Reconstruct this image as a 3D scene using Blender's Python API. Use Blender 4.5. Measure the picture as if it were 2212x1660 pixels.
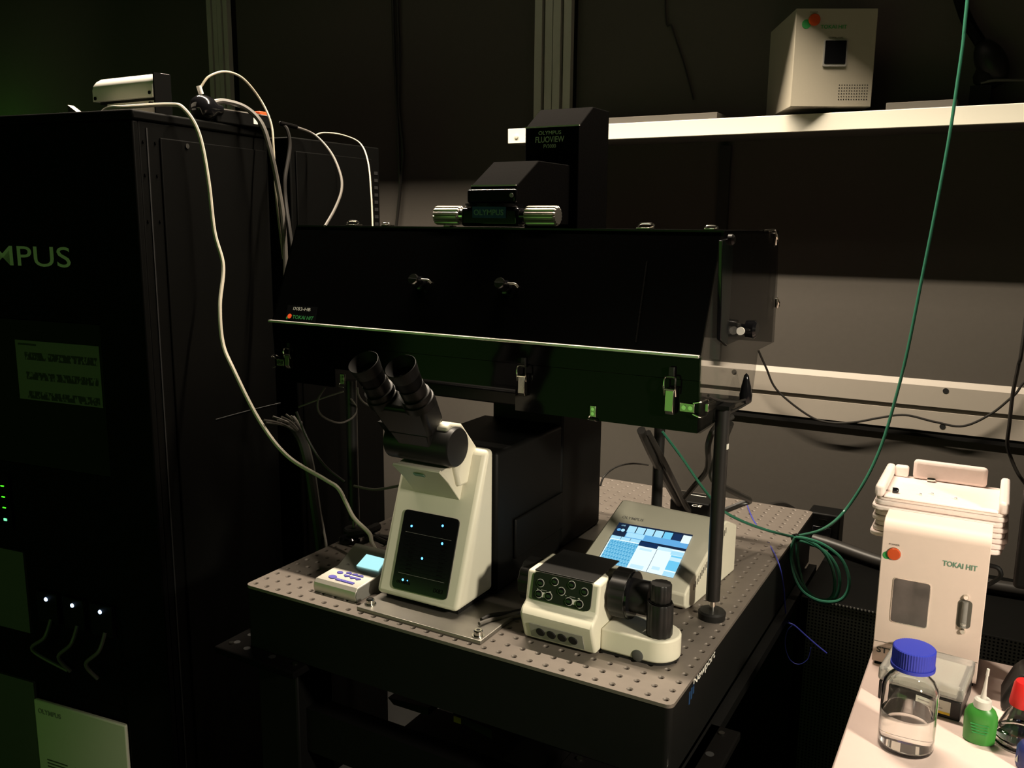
import bpy, bmesh, math, random
from mathutils import Vector, Matrix
random.seed(7)
for o in list(bpy.data.objects): bpy.data.objects.remove(o)
S = bpy.context.scene
COL = S.collection
T = 0.82                      # height of the optical table top above the floor; coordinates below are measured from it
PI = math.pi

# ------------------------------------------------------------------ camera (solved from the 25 mm hole grid of the table)
FPX = 1899.4
CAMP = Vector((1.073418, -0.994403, 0.600394))
RR = Matrix(((0.8698544, 0.49321037, 0.00984113), (0.0966271, -0.15078653, -0.98383262), (-0.48375254, 0.85674206, -0.17881982)))
cam = bpy.data.cameras.new('camera'); camo = bpy.data.objects.new('camera', cam); COL.objects.link(camo)
cam.sensor_width = 36; cam.lens = FPX / 2212 * 36; cam.clip_start = 0.02; cam.clip_end = 50
m = Matrix.Identity(4)
for i in range(3):
    m[i][0] = RR[0][i]; m[i][1] = -RR[1][i]; m[i][2] = -RR[2][i]; m[i][3] = CAMP[i]
m[2][3] += T
camo.matrix_world = m
S.camera = camo

# ------------------------------------------------------------------ world, lights, exposure
W = bpy.data.worlds.new('world'); S.world = W; W.use_nodes = True
W.node_tree.nodes['Background'].inputs[0].default_value = (0.0025, 0.0025, 0.002, 1)
S.view_settings.view_transform = 'Standard'; S.view_settings.look = 'None'
S.view_settings.exposure = 0.0; S.view_settings.gamma = 1.0; S.view_settings.use_curve_mapping = False

def area(name, loc, tgt, sx, sy, power, col, spread=PI):
    l = bpy.data.lights.new(name, 'AREA'); l.shape = 'RECTANGLE'; l.size = sx; l.size_y = sy
    l.energy = power; l.color = col; l.spread = spread
    o = bpy.data.objects.new(name, l); COL.objects.link(o)
    o.location = (loc[0], loc[1], loc[2] + T)
    d = Vector(tgt) - Vector(loc)
    o.rotation_euler = d.to_track_quat('-Z', 'Y').to_euler()
    return o
LY, LZ = 0.60, 1.75          # ceiling line luminaire: runs along x above the table
ll = area('line_lamp_light', (-0.1, LY, LZ), (-0.1, LY, 0), 2.1, 0.026, 100, (1.0, 0.85, 0.66))
ll.rotation_euler = (0, 0, 0)
area('wall_glow_light', (-2.66, 1.02, 0.80), (-2.5, 1.25, 1.0), 0.12, 0.08, 0.30, (0.16, 1.0, 0.05))  # unseen green light added for the glow on the upper left wall
area('green_front_light', (-0.5, -2.4, 0.0), (0.2, 0.15, 0.15), 2.2, 1.1, 4.0, (0.40, 1.0, 0.19))  # broad area light for an unseen green-lit surface behind the camera
SPL, SPT = Vector((2.05, -0.45, 0.80)), Vector((0.80, 0.27, 0.05))
sp = bpy.data.lights.new('desk_spot_light', 'SPOT'); sp.energy = 115; sp.color = (1.0, 0.90, 0.70); sp.spot_size = math.radians(35); sp.spot_blend = 0.3; sp.shadow_soft_size = 0.08
spo = bpy.data.objects.new('desk_spot_light', sp); COL.objects.link(spo); spo.location = SPL+Vector((0, 0, T))
spo.rotation_euler = (SPT-SPL).to_track_quat('-Z', 'Y').to_euler()

# ------------------------------------------------------------------ helpers
def ray(u, v):
    d = Vector(((u - 1106) / FPX, (v - 830) / FPX, 1.0))
    return RR.transposed() @ d
def P(u, v, ax, val):
    d = ray(u, v); i = 'xyz'.index(ax); t = (val - CAMP[i]) / d[i]
    return CAMP + d * t
def PN(u, v, p0, n):
    d = ray(u, v); n = Vector(n); t = (Vector(p0) - CAMP).dot(n) / d.dot(n)
    return CAMP + d * t

M = {}
def mat(name, col, rough=0.5, metal=0.0, var=0.0, scale=20.0, bump=0.0, emit=None, es=0.0, trans=0.0, ior=1.45, alpha=1.0, spec=0.5, coat=0.0):
    mm = bpy.data.materials.new(name); mm.use_nodes = True
    nt = mm.node_tree; b = nt.nodes['Principled BSDF']
    b.inputs['Base Color'].default_value = (*col, 1); b.inputs['Roughness'].default_value = rough
    b.inputs['Metallic'].default_value = metal; b.inputs['IOR'].default_value = ior
    b.inputs['Transmission Weight'].default_value = trans; b.inputs['Alpha'].default_value = alpha
    b.inputs['Specular IOR Level'].default_value = spec; b.inputs['Coat Weight'].default_value = coat
    if emit:
        b.inputs['Emission Color'].default_value = (*emit, 1); b.inputs['Emission Strength'].default_value = es
    if var or bump:
        tc = nt.nodes.new('ShaderNodeTexCoord'); no = nt.nodes.new('ShaderNodeTexNoise')
        no.inputs['Scale'].default_value = scale; no.inputs['Detail'].default_value = 4
        nt.links.new(tc.outputs['Object'], no.inputs['Vector'])
        if var:
            mx = nt.nodes.new('ShaderNodeMix'); mx.data_type = 'RGBA'
            mx.inputs[6].default_value = (*[c * (1 - var) for c in col], 1)
            mx.inputs[7].default_value = (*[min(1, c * (1 + var)) for c in col], 1)
            nt.links.new(no.outputs['Fac'], mx.inputs[0]); nt.links.new(mx.outputs[2], b.inputs['Base Color'])
        if bump:
            bp = nt.nodes.new('ShaderNodeBump'); bp.inputs['Strength'].default_value = bump; bp.inputs['Distance'].default_value = 0.001
            nt.links.new(no.outputs['Fac'], bp.inputs['Height']); nt.links.new(bp.outputs['Normal'], b.inputs['Normal'])
    M[name] = mm
    return mm

mat('wall', (0.088, 0.078, 0.066), 0.85, var=0.05, scale=90, bump=0.15)
mat('ceiling', (0.07, 0.07, 0.065), 0.9, var=0.04, scale=40)
mat('floor', (0.025, 0.025, 0.024), 0.5, var=0.1, scale=30)
mat('aluminium', (0.55, 0.53, 0.47), 0.42, 0.7, var=0.05, scale=60)
mat('aluminium_dim', (0.35, 0.34, 0.31), 0.6)
mat('profile_metal', (0.55, 0.53, 0.46), 0.55, 0.1)
mat('trunk', (0.43, 0.385, 0.33), 0.5, var=0.03, scale=60)
mat('trunk_groove', (0.10, 0.09, 0.075), 0.7)
mat('steel_plate', (0.20, 0.172, 0.15), 0.45, 0.35, var=0.10, scale=55, bump=0.08)
mat('steel_dark', (0.30, 0.28, 0.25), 0.4, 0.8, var=0.08, scale=50)
mat('hole', (0.01, 0.01, 0.01), 0.8)
mat('slab', (0.006, 0.006, 0.0055), 0.5, var=0.1, scale=40, spec=0.2)
mat('black', (0.0035, 0.0035, 0.0033), 0.5, var=0.1, scale=60, spec=0.15)
mat('black_matte', (0.010, 0.0095, 0.009), 0.75, var=0.1, scale=60, spec=0.2)
mat('black_satin', (0.013, 0.0125, 0.012), 0.40, spec=0.35)
mat('black_gloss', (0.006, 0.006, 0.007), 0.12)
mat('crinkle', (0.0042, 0.0039, 0.0037), 0.85, var=0.15, scale=300, bump=0.25, spec=0.02)
mat('cabinet', (0.0035, 0.0035, 0.0032), 0.6, var=0.12, scale=25, spec=0.05)
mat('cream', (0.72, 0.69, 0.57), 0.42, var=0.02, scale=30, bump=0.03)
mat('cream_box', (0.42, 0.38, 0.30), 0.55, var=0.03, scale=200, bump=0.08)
mat('white', (0.80, 0.77, 0.72), 0.5, var=0.02, scale=30)
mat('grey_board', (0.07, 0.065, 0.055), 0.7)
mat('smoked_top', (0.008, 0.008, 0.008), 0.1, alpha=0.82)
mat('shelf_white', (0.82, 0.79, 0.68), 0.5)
mat('desk_white', (0.80, 0.63, 0.58), 0.45, var=0.02, scale=12)
mat('stx_white', (0.80, 0.64, 0.57), 0.5, var=0.02, scale=80)
mat('foam', (0.84, 0.72, 0.68), 0.9, var=0.04, scale=120, bump=0.5)
mat('chrome', (0.80, 0.78, 0.72), 0.16, 1.0)
mat('latch_steel', (0.46, 0.44, 0.38), 0.24, 1.0)
mat('handle_metal', (0.5, 0.47, 0.42), 0.35, 0.8)
mat('edge_silver', (0.66, 0.62, 0.58), 0.4, 0.85)
mat('smoked', (0.015, 0.014, 0.012), 0.06, alpha=0.38)
mat('smoked_rear', (0.01, 0.01, 0.01), 0.06, alpha=0.5)
mat('smoked_door', (0.01, 0.01, 0.01), 0.06, alpha=0.45)
mat('acrylic', (0.002, 0.002, 0.002), 0.10, spec=0.12)
mat('rubber', (0.012, 0.0115, 0.011), 0.55, spec=0.3)
mat('cable_cream', (0.42, 0.38, 0.29), 0.45)
mat('perf_metal', (0.05, 0.047, 0.042), 0.5)
mat('cable_white', (0.78, 0.72, 0.60), 0.45)
mat('cable_grey', (0.11, 0.10, 0.088), 0.45)
mat('cable_black', (0.022, 0.02, 0.018), 0.4)
mat('cable_green', (0.045, 0.20, 0.125), 0.15, trans=0.3, ior=1.4)
mat('cable_blue', (0.05, 0.06, 0.42), 0.35)
mat('print_white', (0.78, 0.76, 0.70), 0.6)
mat('print_grey', (0.30, 0.29, 0.27), 0.6)
mat('print_dark', (0.03, 0.03, 0.028), 0.6)
mat('print_green', (0.03, 0.30, 0.07), 0.6)
mat('print_bluegreen', (0.15, 0.30, 0.22), 0.6)
mat('print_blue', (0.012, 0.05, 0.14), 0.6)
mat('red', (0.62, 0.085, 0.02), 0.3)
mat('red_bright', (0.75, 0.08, 0.02), 0.35, emit=(1, 0.12, 0.02), es=0.35)
mat('cap_red', (0.62, 0.015, 0.015), 0.4)
mat('cap_blue', (0.025, 0.04, 0.42), 0.38)
mat('navy', (0.02, 0.03, 0.16), 0.4)
mat('green_plastic', (0.045, 0.24, 0.035), 0.35)
mat('clear_plastic', (0.85, 0.82, 0.78), 0.25, trans=0.75, ior=1.3)
mat('frosted', (0.80, 0.77, 0.72), 0.45, trans=0.3, ior=1.3)
mat('glass', (0.97, 0.98, 0.97), 0.01, trans=1.0, ior=1.46)
mat('water', (0.95, 0.96, 0.96), 0.0, trans=1.0, ior=1.33)
mat('yellow', (0.75, 0.52, 0.03), 0.6)
mat('grey_panel', (0.20, 0.195, 0.18), 0.6)
mat('blue_key', (0.10, 0.09, 0.42), 0.4)
mat('paper', (0.62, 0.62, 0.55), 0.8)
mat('notice', (0.17, 0.17, 0.15), 0.8)
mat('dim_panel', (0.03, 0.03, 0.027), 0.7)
mat('module_metal', (0.09, 0.09, 0.085), 0.6)
mat('psu_white', (0.86, 0.83, 0.77), 0.28)
mat('grey_carton', (0.22, 0.20, 0.17), 0.7)
mat('conduit', (0.03, 0.028, 0.024), 0.7)
mat('lcd_cyan', (0.02, 0.03, 0.03), 0.3, emit=(0.50, 0.97, 1.0), es=1.0)
mat('led_blue', (0.02, 0.02, 0.1), 0.3, emit=(0.06, 0.35, 1.0), es=6.0)
mat('led_blue_core', (0.02, 0.02, 0.1), 0.3, emit=(0.45, 0.65, 1.0), es=4.0)
mat('led_green', (0.02, 0.1, 0.02), 0.3, emit=(0.08, 1.0, 0.02), es=1.6)
mat('led_green_core', (0.02, 0.1, 0.02), 0.3, emit=(0.15, 1.0, 0.35), es=2.0)
def scr(name, c, s=1.0): mat(name, (0.01, 0.01, 0.012), 0.25, emit=c, es=s)
scr('s_dark', (0.006, 0.016, 0.045)); scr('s_navy', (0.008, 0.03, 0.10)); scr('s_mid', (0.13, 0.42, 0.78)); scr('s_light', (0.42, 0.78, 0.98))
scr('s_white', (0.82, 0.98, 1.0), 1.05); scr('s_cyan', (0.17, 0.62, 0.93)); scr('s_pale', (0.6, 0.88, 1.0)); scr('s_hatch', (0.10, 0.42, 0.66))

def add_wave_to(name, scale, c1, c2, axis='DIAGONAL'):
    nt = M[name].node_tree; b = nt.nodes['Principled BSDF']
    tc = nt.nodes.new('ShaderNodeTexCoord'); ck = nt.nodes.new('ShaderNodeTexChecker'); ck.inputs['Scale'].default_value = scale
    ck.inputs['Color1'].default_value = (*c1, 1); ck.inputs['Color2'].default_value = (*c2, 1)
    mp = nt.nodes.new('ShaderNodeMapping'); mp.inputs['Rotation'].default_value = (0, 0, PI / 4)
    nt.links.new(tc.outputs['Object'], mp.inputs['Vector']); nt.links.new(mp.outputs['Vector'], ck.inputs['Vector'])
    nt.links.new(ck.outputs['Color'], b.inputs['Emission Color'])
add_wave_to('s_hatch', 270, (0.07, 0.38, 0.66), (0.22, 0.60, 0.85))
def print_rows(name, ink, paper, sx, sz, thr):
    # rows of illegible small print
    mm = mat(name, paper, 0.8); nt = mm.node_tree; b = nt.nodes['Principled BSDF']
    tc = nt.nodes.new('ShaderNodeTexCoord'); mp = nt.nodes.new('ShaderNodeMapping'); mp.inputs['Scale'].default_value = (sx, sx, sz)
    no = nt.nodes.new('ShaderNodeTexNoise'); no.inputs['Scale'].default_value = 1; no.inputs['Detail'].default_value = 3
    cr = nt.nodes.new('ShaderNodeValToRGB'); cr.color_ramp.elements[0].position = thr; cr.color_ramp.elements[1].position = thr + 0.06
    cr.color_ramp.elements[0].color = (*ink, 1); cr.color_ramp.elements[1].color = (*paper, 1)
    nt.links.new(tc.outputs['Object'], mp.inputs['Vector']); nt.links.new(mp.outputs['Vector'], no.inputs['Vector'])
    nt.links.new(no.outputs['Fac'], cr.inputs['Fac']); nt.links.new(cr.outputs['Color'], b.inputs['Base Color'])
print_rows('ink_row', (0.03, 0.03, 0.027), (0.17, 0.17, 0.15), 170, 90, 0.52)

class MB:
    def __init__(s): s.v = []; s.f = []
    def add(s, vs, fs):
        n = len(s.v); s.v += [tuple(v) for v in vs]; s.f += [tuple(i + n for i in f) for f in fs]; return s
    def box(s, x0, x1, y0, y1, z0, z1):
        return s.add([(x0,y0,z0),(x1,y0,z0),(x1,y1,z0),(x0,y1,z0),(x0,y0,z1),(x1,y0,z1),(x1,y1,z1),(x0,y1,z1)],
                     [(0,3,2,1),(4,5,6,7),(0,1,5,4),(1,2,6,5),(2,3,7,6),(3,0,4,7)])
    def prism(s, prof, a0, a1, ax='x'):
        # profile in the plane across ax, extruded from a0 to a1
        n = len(prof)
        def q(a, p):
            return (a, p[0], p[1]) if ax == 'x' else ((p[0], a, p[1]) if ax == 'y' else (p[0], p[1], a))
        vs = [q(a0, p) for p in prof] + [q(a1, p) for p in prof]
        fs = [tuple(range(n)), tuple(range(2*n-1, n-1, -1))] + [(i, n+i, n+(i+1) % n, (i+1) % n) for i in range(n)]
        return s.add(vs, fs)
    def rev(s, p0, d, prof, n=24, x=None):
        # prof: list of (t along d, radius)
        p0 = Vector(p0); d = Vector(d).normalized()
        a = d.orthogonal().normalized() if x is None else Vector(x).normalized(); b = d.cross(a)
        vs = []; fs = []
        for t, r in prof:
            for k in range(n):
                an = 2*PI*k/n; vs.append(p0 + d*t + (a*math.cos(an) + b*math.sin(an))*max(r, 1e-5))
        for i in range(len(prof)-1):
            for k in range(n):
                fs.append((i*n+k, i*n+(k+1) % n, (i+1)*n+(k+1) % n, (i+1)*n+k))
        fs.append(tuple(range(n-1, -1, -1))); fs.append(tuple(range((len(prof)-1)*n, len(prof)*n)))
        return s.add(vs, fs)
    def cyl(s, p0, p1, r0, r1=None, n=20):
        p0 = Vector(p0); p1 = Vector(p1); L = (p1-p0).length
        return s.rev(p0, p1-p0, [(0, r0), (L, r0 if r1 is None else r1)], n)
    def tube(s, pts, r, n=8, sub=8, closed=False):
        pts = [Vector(p) for p in pts]
        if sub > 1 and len(pts) > 2:
            q = []
            for i in range(len(pts)-1):
                a = pts[max(i-1, 0)]; b = pts[i]; c = pts[i+1]; d = pts[min(i+2, len(pts)-1)]
                for k in range(sub):
                    t = k/sub
                    q.append(0.5*((2*b)+(c-a)*t+(2*a-5*b+4*c-d)*t*t+(3*b-a-3*c+d)*t**3))
            q.append(pts[-1]); pts = q
        N = len(pts); vs = []; up = None
        for i, p in enumerate(pts):
            d = (pts[min(i+1, N-1)] - pts[max(i-1, 0)])
            if d.length < 1e-9: d = Vector((0, 0, 1))
            d.normalize()
            if up is None: up = d.orthogonal().normalized()
            up = (up - d*up.dot(d))
            if up.length < 1e-6: up = d.orthogonal()
            up.normalize(); b = d.cross(up)
            for k in range(n):
                an = 2*PI*k/n; vs.append(p + (up*math.cos(an)+b*math.sin(an))*r)
        fs = [(i*n+k, i*n+(k+1) % n, (i+1)*n+(k+1) % n, (i+1)*n+k) for i in range(N-1) for k in range(n)]
        fs.append(tuple(range(n-1, -1, -1))); fs.append(tuple(range((N-1)*n, N*n)))
        return s.add(vs, fs)
    def ell(s, c, rx, ry, rz, nu=20, nv=12):
        vs = []; fs = []
        for i in range(nv+1):
            th = PI*i/nv
            for k in range(nu):
                ph = 2*PI*k/nu
                vs.append((c[0]+rx*math.sin(th)*math.cos(ph), c[1]+ry*math.sin(th)*math.sin(ph), c[2]+rz*math.cos(th)))
        for i in range(nv):
            for k in range(nu): fs.append((i*nu+k, (i+1)*nu+k, (i+1)*nu+(k+1) % nu, i*nu+(k+1) % nu))
        return s.add(vs, fs)
    def slab(s, corners, n, th):
        # polygon corners extruded by th along n
        n = Vector(n).normalized(); c = [Vector(p) for p in corners]; k = len(c)
        vs = c + [p + n*th for p in c]
        fs = [tuple(range(k-1, -1, -1)), tuple(range(k, 2*k))] + [(i, (i+1) % k, k+(i+1) % k, k+i) for i in range(k)]
        return s.add(vs, fs)

def finish(me, smooth, ang=35):
    bm = bmesh.new(); bm.from_mesh(me)
    bmesh.ops.remove_doubles(bm, verts=bm.verts, dist=1e-6)
    bmesh.ops.recalc_face_normals(bm, faces=bm.faces)
    bm.to_mesh(me); bm.free()
    if smooth:
        for p in me.polygons: p.use_smooth = True
        me.set_sharp_from_angle(angle=math.radians(ang))

def thing(name, label, cat, loc, rot=0.0, group=None):
    o = bpy.data.objects.new(name, None); COL.objects.link(o)
    o.empty_display_size = 0.02
    o.location = (loc[0], loc[1], loc[2]+T); o.rotation_euler = (0, 0, rot)
    o['label'] = label; o['category'] = cat
    if group: o['group'] = group
    o['_m'] = [v for r in (Matrix.Translation((loc[0], loc[1], loc[2])) @ Matrix.Rotation(rot, 4, 'Z')).inverted() for v in r]
    return o
def rootof(o):
    while o.parent: o = o.parent
    return o
def inv_of(o):
    a = list(rootof(o)['_m']); return Matrix((a[0:4], a[4:8], a[8:12], a[12:16]))
def part(name, mb, m, parent, bevel=0.0, smooth=True, local=False, label=None, kind=None, seg=2):
    me = bpy.data.meshes.new(name)
    if local: vs = [Vector(v) for v in mb.v]
    else:
        iv = inv_of(parent); vs = [iv @ Vector(v) for v in mb.v]
    me.from_pydata(vs, [], mb.f); me.materials.append(M[m]); finish(me, smooth)
    o = bpy.data.objects.new(name, me); COL.objects.link(o); o.parent = parent
    if bevel:
        b = o.modifiers.new('bevel', 'BEVEL'); b.width = bevel; b.segments = seg; b.limit_method = 'ANGLE'; b.angle_limit = math.radians(40)
        b.harden_normals = False
    if label: o['label'] = label
    if kind: o['kind'] = kind
    return o
def solo(name, mb, m, label=None, cat=None, group=None, bevel=0.0, smooth=True, kind=None, seg=2):
    xs = [v[0] for v in mb.v]; ys = [v[1] for v in mb.v]; zs = [v[2] for v in mb.v]
    c = Vector(((min(xs)+max(xs))/2, (min(ys)+max(ys))/2, min(zs)))
    me = bpy.data.meshes.new(name); me.from_pydata([Vector(v)-c for v in mb.v], [], mb.f); me.materials.append(M[m]); finish(me, smooth)
    o = bpy.data.objects.new(name, me); COL.objects.link(o); o.location = (c.x, c.y, c.z+T)
    o['_m'] = [v for r in Matrix.Translation(c).inverted() for v in r]
    if bevel:
        b = o.modifiers.new('bevel', 'BEVEL'); b.width = bevel; b.segments = seg; b.limit_method = 'ANGLE'; b.angle_limit = math.radians(40)
    if label: o['label'] = label
    if cat: o['category'] = cat
    if group: o['group'] = group
    if kind: o['kind'] = kind
    return o
def cable(name, label, pts, r, m, cat='cable', group=None, n=8):
    q = [P(*p) if len(p) == 4 else Vector(p) for p in pts]
    return solo(name, MB().tube(q, r, n), m, label, cat, group)
_tc = {}
def text(s, parent, p0, p1, up, m, h=None, bold=0.0, name='lettering', center=True, local=False, ex=0.0004):
    # lettering whose baseline runs from p0 to p1; up = cap direction; h = cap height
    p0 = Vector(p0); p1 = Vector(p1); xd = (p1-p0).normalized(); zd = xd.cross(Vector(up)).normalized(); yd = zd.cross(xd)
    key = (s, bold)
    if key not in _tc:
        cu = bpy.data.curves.new('t', 'FONT'); cu.body = s; cu.offset = bold; cu.resolution_u = 4
        o = bpy.data.objects.new('t', cu); COL.objects.link(o)
        me = bpy.data.meshes.new_from_object(o.evaluated_get(bpy.context.evaluated_depsgraph_get()))
        _tc[key] = ([v.co.copy() for v in me.vertices], [tuple(p.vertices) for p in me.polygons])
        bpy.data.objects.remove(o); bpy.data.curves.remove(cu); bpy.data.meshes.remove(me)
    vs, fs = _tc[key]
    x0 = min(v.x for v in vs); x1 = max(v.x for v in vs); y1 = max(v.y for v in vs); y0 = min(v.y for v in vs)
    sx = (p1-p0).length/(x1-x0); sy = sx if h is None else h/(y1-y0)
    mb = MB(); mb.add([p0 + xd*(v.x-x0)*sx + yd*(v.y-y0)*sy + zd*ex for v in vs], fs)
    return part(name, mb, m, parent, smooth=False, local=local)

# ------------------------------------------------------------------ the room
X0, X1, Y0, Y1, ZF, ZC = -2.75, 2.9, -3.3, 1.25, -T, 1.9
solo('floor', MB().box(X0, X1, Y0, Y1, ZF-0.05, ZF), 'floor', kind='structure')
solo('ceiling', MB().box(X0, X1, Y0, Y1, ZC, ZC+0.05), 'ceiling', kind='structure')
solo('wall_back', MB().box(X0-0.1, X1+0.1, Y1, Y1+0.1, ZF, ZC), 'wall', kind='structure')
solo('wall_front', MB().box(X0-0.1, X1+0.1, Y0-0.1, Y0, ZF, ZC), 'wall', kind='structure')
solo('wall_left', MB().box(X0-0.1, X0, Y0, Y1, ZF, ZC), 'wall', kind='structure')
solo('wall_right', MB().box(X1, X1+0.1, Y0, Y1, ZF, ZC), 'wall', kind='structure')
def upright(n, x0, x1):
    root = solo('trim_%d' % n, MB().box(x0, x1, Y1-0.022, Y1, ZF, ZC), 'black_matte', kind='structure')
    w = x1-x0
    for a, b in ((0.0, 0.20), (0.29, 0.49), (0.51, 0.71), (0.80, 1.0)):
        part('profile_rib', MB().box(x0+a*w, x0+b*w, Y1-0.04, Y1-0.022, ZF, ZC), 'profile_metal', root)
upright(1, -0.112, -0.003); upright(2, -1.36, -1.265)
# lower rail on the wall
solo('trim_3', MB().prism([(1.25, -0.31), (1.215, -0.31), (1.215, -0.285), (1.25, -0.27)], -0.6, 2.6), 'trunk', kind='structure')

# cable trunking on the wall
tr = thing('cable_trunking', 'long pale cable duct fixed along the wall behind the incubator', 'cable duct', (1.2, 1.2, 0.11))
zt = 0.2525; zb = P(1640, 891, 'y', 1.24)[2]
part('upper_cover', MB().prism([(1.25, zt), (1.2405, zt-0.0135), (1.2405, zt-0.062), (1.25, zt-0.062)], -0.6, 2.4), 'trunk', tr)
part('groove', MB().box(-0.6, 2.4, 1.246, 1.25, zt-0.073, zt-0.062), 'trunk_groove', tr)
part('lower_cover', MB().box(-0.6, 2.4, 1.2405, 1.25, zb, zt-0.073), 'trunk', tr)
part('shade_strip', MB().box(-0.6, 2.4, 1.243, 1.25, zb-0.016, zb), 'black_matte', tr)  # dark strip painted as the shaded band below the duct
for u, v in ((1586, 804), (2043, 845), (1581, 873), (2036, 922)):
    p = P(u, v, 'y', 1.2405)
    part('screw_hole', MB().cyl((p.x, 1.242, p.z), (p.x, 1.2398, p.z), 0.0065, n=16), 'hole', tr)

# shelf
shelf = thing('wall_shelf', 'long white wall shelf with bright front edge behind the black tower', 'shelf', (0.9, 1.16, 0.809))
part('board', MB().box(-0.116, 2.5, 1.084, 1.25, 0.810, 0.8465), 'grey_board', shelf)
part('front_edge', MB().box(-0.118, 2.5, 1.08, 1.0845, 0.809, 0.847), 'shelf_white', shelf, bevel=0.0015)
part('screw_cap', MB().rev((-0.092, 1.0805, 0.826), (0, -1, 0), [(0, 0.006), (0.003, 0.0055), (0.004, 0.002)], 16), 'cream', shelf)
for a, b, lab_ in ((0.02, 0.43, 'long flat pale carton lying on the wall shelf beside the black tower'), (0.80, 0.937, 'short flat pale carton lying on the wall shelf beside the cream control unit')):
    solo('flat_carton', MB().box(a, b, 1.115, 1.19, 0.8466, 0.8655), 'grey_carton', lab_, 'carton', bevel=0.001)

# ceiling line luminaire (above the frame)
lum = thing('line_luminaire', 'long black ceiling luminaire running above the table', 'light', (0.10, LY, LZ-0.15))
for y0, y1, z0, z1 in ((LY-0.108, LY+0.092, LZ+0.012, ZC), (LY-0.108, LY-0.100, LZ-0.15, LZ+0.012), (LY+0.0845, LY+0.092, LZ-0.15, LZ+0.012)):
    part('housing' if z1 == ZC else 'side_shield', MB().box(-1.25, 1.05, y0, y1, z0, z1), 'hole', lum)
glow_body = solo('wall_glow_box', MB().box(-2.75, -2.68, 0.92, 1.10, 0.72, 0.86), 'black_matte', 'added black box on the side wall for the unseen green glow source', 'light')  # added body for the green wall glow, out of view

# ------------------------------------------------------------------ optical table
tab = thing('optical_table', 'black optical table with perforated steel breadboard top under the microscope', 'table', (0.375, 0.45, -T))
def plate():
    mb = MB(); NX, NY, p = 30, 36, 0.025; n = 16; RC = 0.010
    for i in range(NX):
        for j in range(NY):
            cx = (i+0.5)*p; cy = (j+0.5)*p; h = p/2
            ring = []
            for k in range(n):
                a = 2*PI*(k+0.5)/n if False else 2*PI*k/n
                c, s_ = math.cos(a), math.sin(a); t = h/max(abs(c), abs(s_)); x, y = c*t, s_*t
                cox = -1 if i == 0 else (1 if i == NX-1 else 0); coy = -1 if j == 0 else (1 if j == NY-1 else 0)
                if cox and coy and x*cox > h-RC-1e-6 and y*coy > h-RC-1e-6:
                    ox, oy = cox*(h-RC), coy*(h-RC); dx, dy = x-ox, y-oy; L = math.hypot(dx, dy)
                    if L > RC: x, y = ox+dx/L*RC, oy+dy/L*RC
                ring.append((x, y))
            R1, R2 = 0.0047, 0.0033
            lv = [[(cx+x, cy+y, 0.0) for x, y in ring]]
            for rr, z in ((R1, 0.0), (R2, -0.0017), (R2, -0.012)):
                lv.append([(cx+rr*math.cos(2*PI*k/n), cy+rr*math.sin(2*PI*k/n), z) for k in range(n)])
            vs = [v for l in lv for v in l]
            fs = [(q*n+k, q*n+(k+1) % n, (q+1)*n+(k+1) % n, (q+1)*n+k) for q in range(3) for k in range(n)]
            fs.append(tuple(3*n+k for k in range(n)))
            mb.add(vs, fs)
    # rim around the plate
    rim = []
    for cx, cy, a0 in ((0.75-RC, RC, -90), (0.75-RC, 0.9-RC, 0), (RC, 0.9-RC, 90), (RC, RC, 180)):
        for k in range(7):
            a = math.radians(a0+15*k); rim.append((cx+RC*math.cos(a), cy+RC*math.sin(a)))
    N = len(rim)
    mb.add([(x, y, 0) for x, y in rim]+[(x, y, -0.005) for x, y in rim], [(i, N+i, N+(i+1) % N, (i+1) % N) for i in range(N)])
    return mb, rim
pm, rim = plate()
me = bpy.data.meshes.new('top_plate'); iv = inv_of(tab); me.from_pydata([iv @ Vector(v) for v in pm.v], [], pm.f); me.materials.append(M['steel_plate'])
bm = bmesh.new(); bm.from_mesh(me); bmesh.ops.remove_doubles(bm, verts=bm.verts, dist=1e-5); bmesh.ops.recalc_face_normals(bm, faces=bm.faces); bm.to_mesh(me); bm.free()
o = bpy.data.objects.new('top_plate', me); COL.objects.link(o); o.parent = tab; o['label'] = 'brushed steel plate with a grid of threaded holes'
part('slab', MB().prism([(0.375+(x-0.375)*0.998, 0.45+(y-0.45)*0.998) for x, y in rim], -0.110, -0.005, 'z'), 'slab', tab)
part('side_rail', MB().box(0.752, 0.768, 0.02, 0.88, -0.128, -0.111), 'black', tab)
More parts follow.
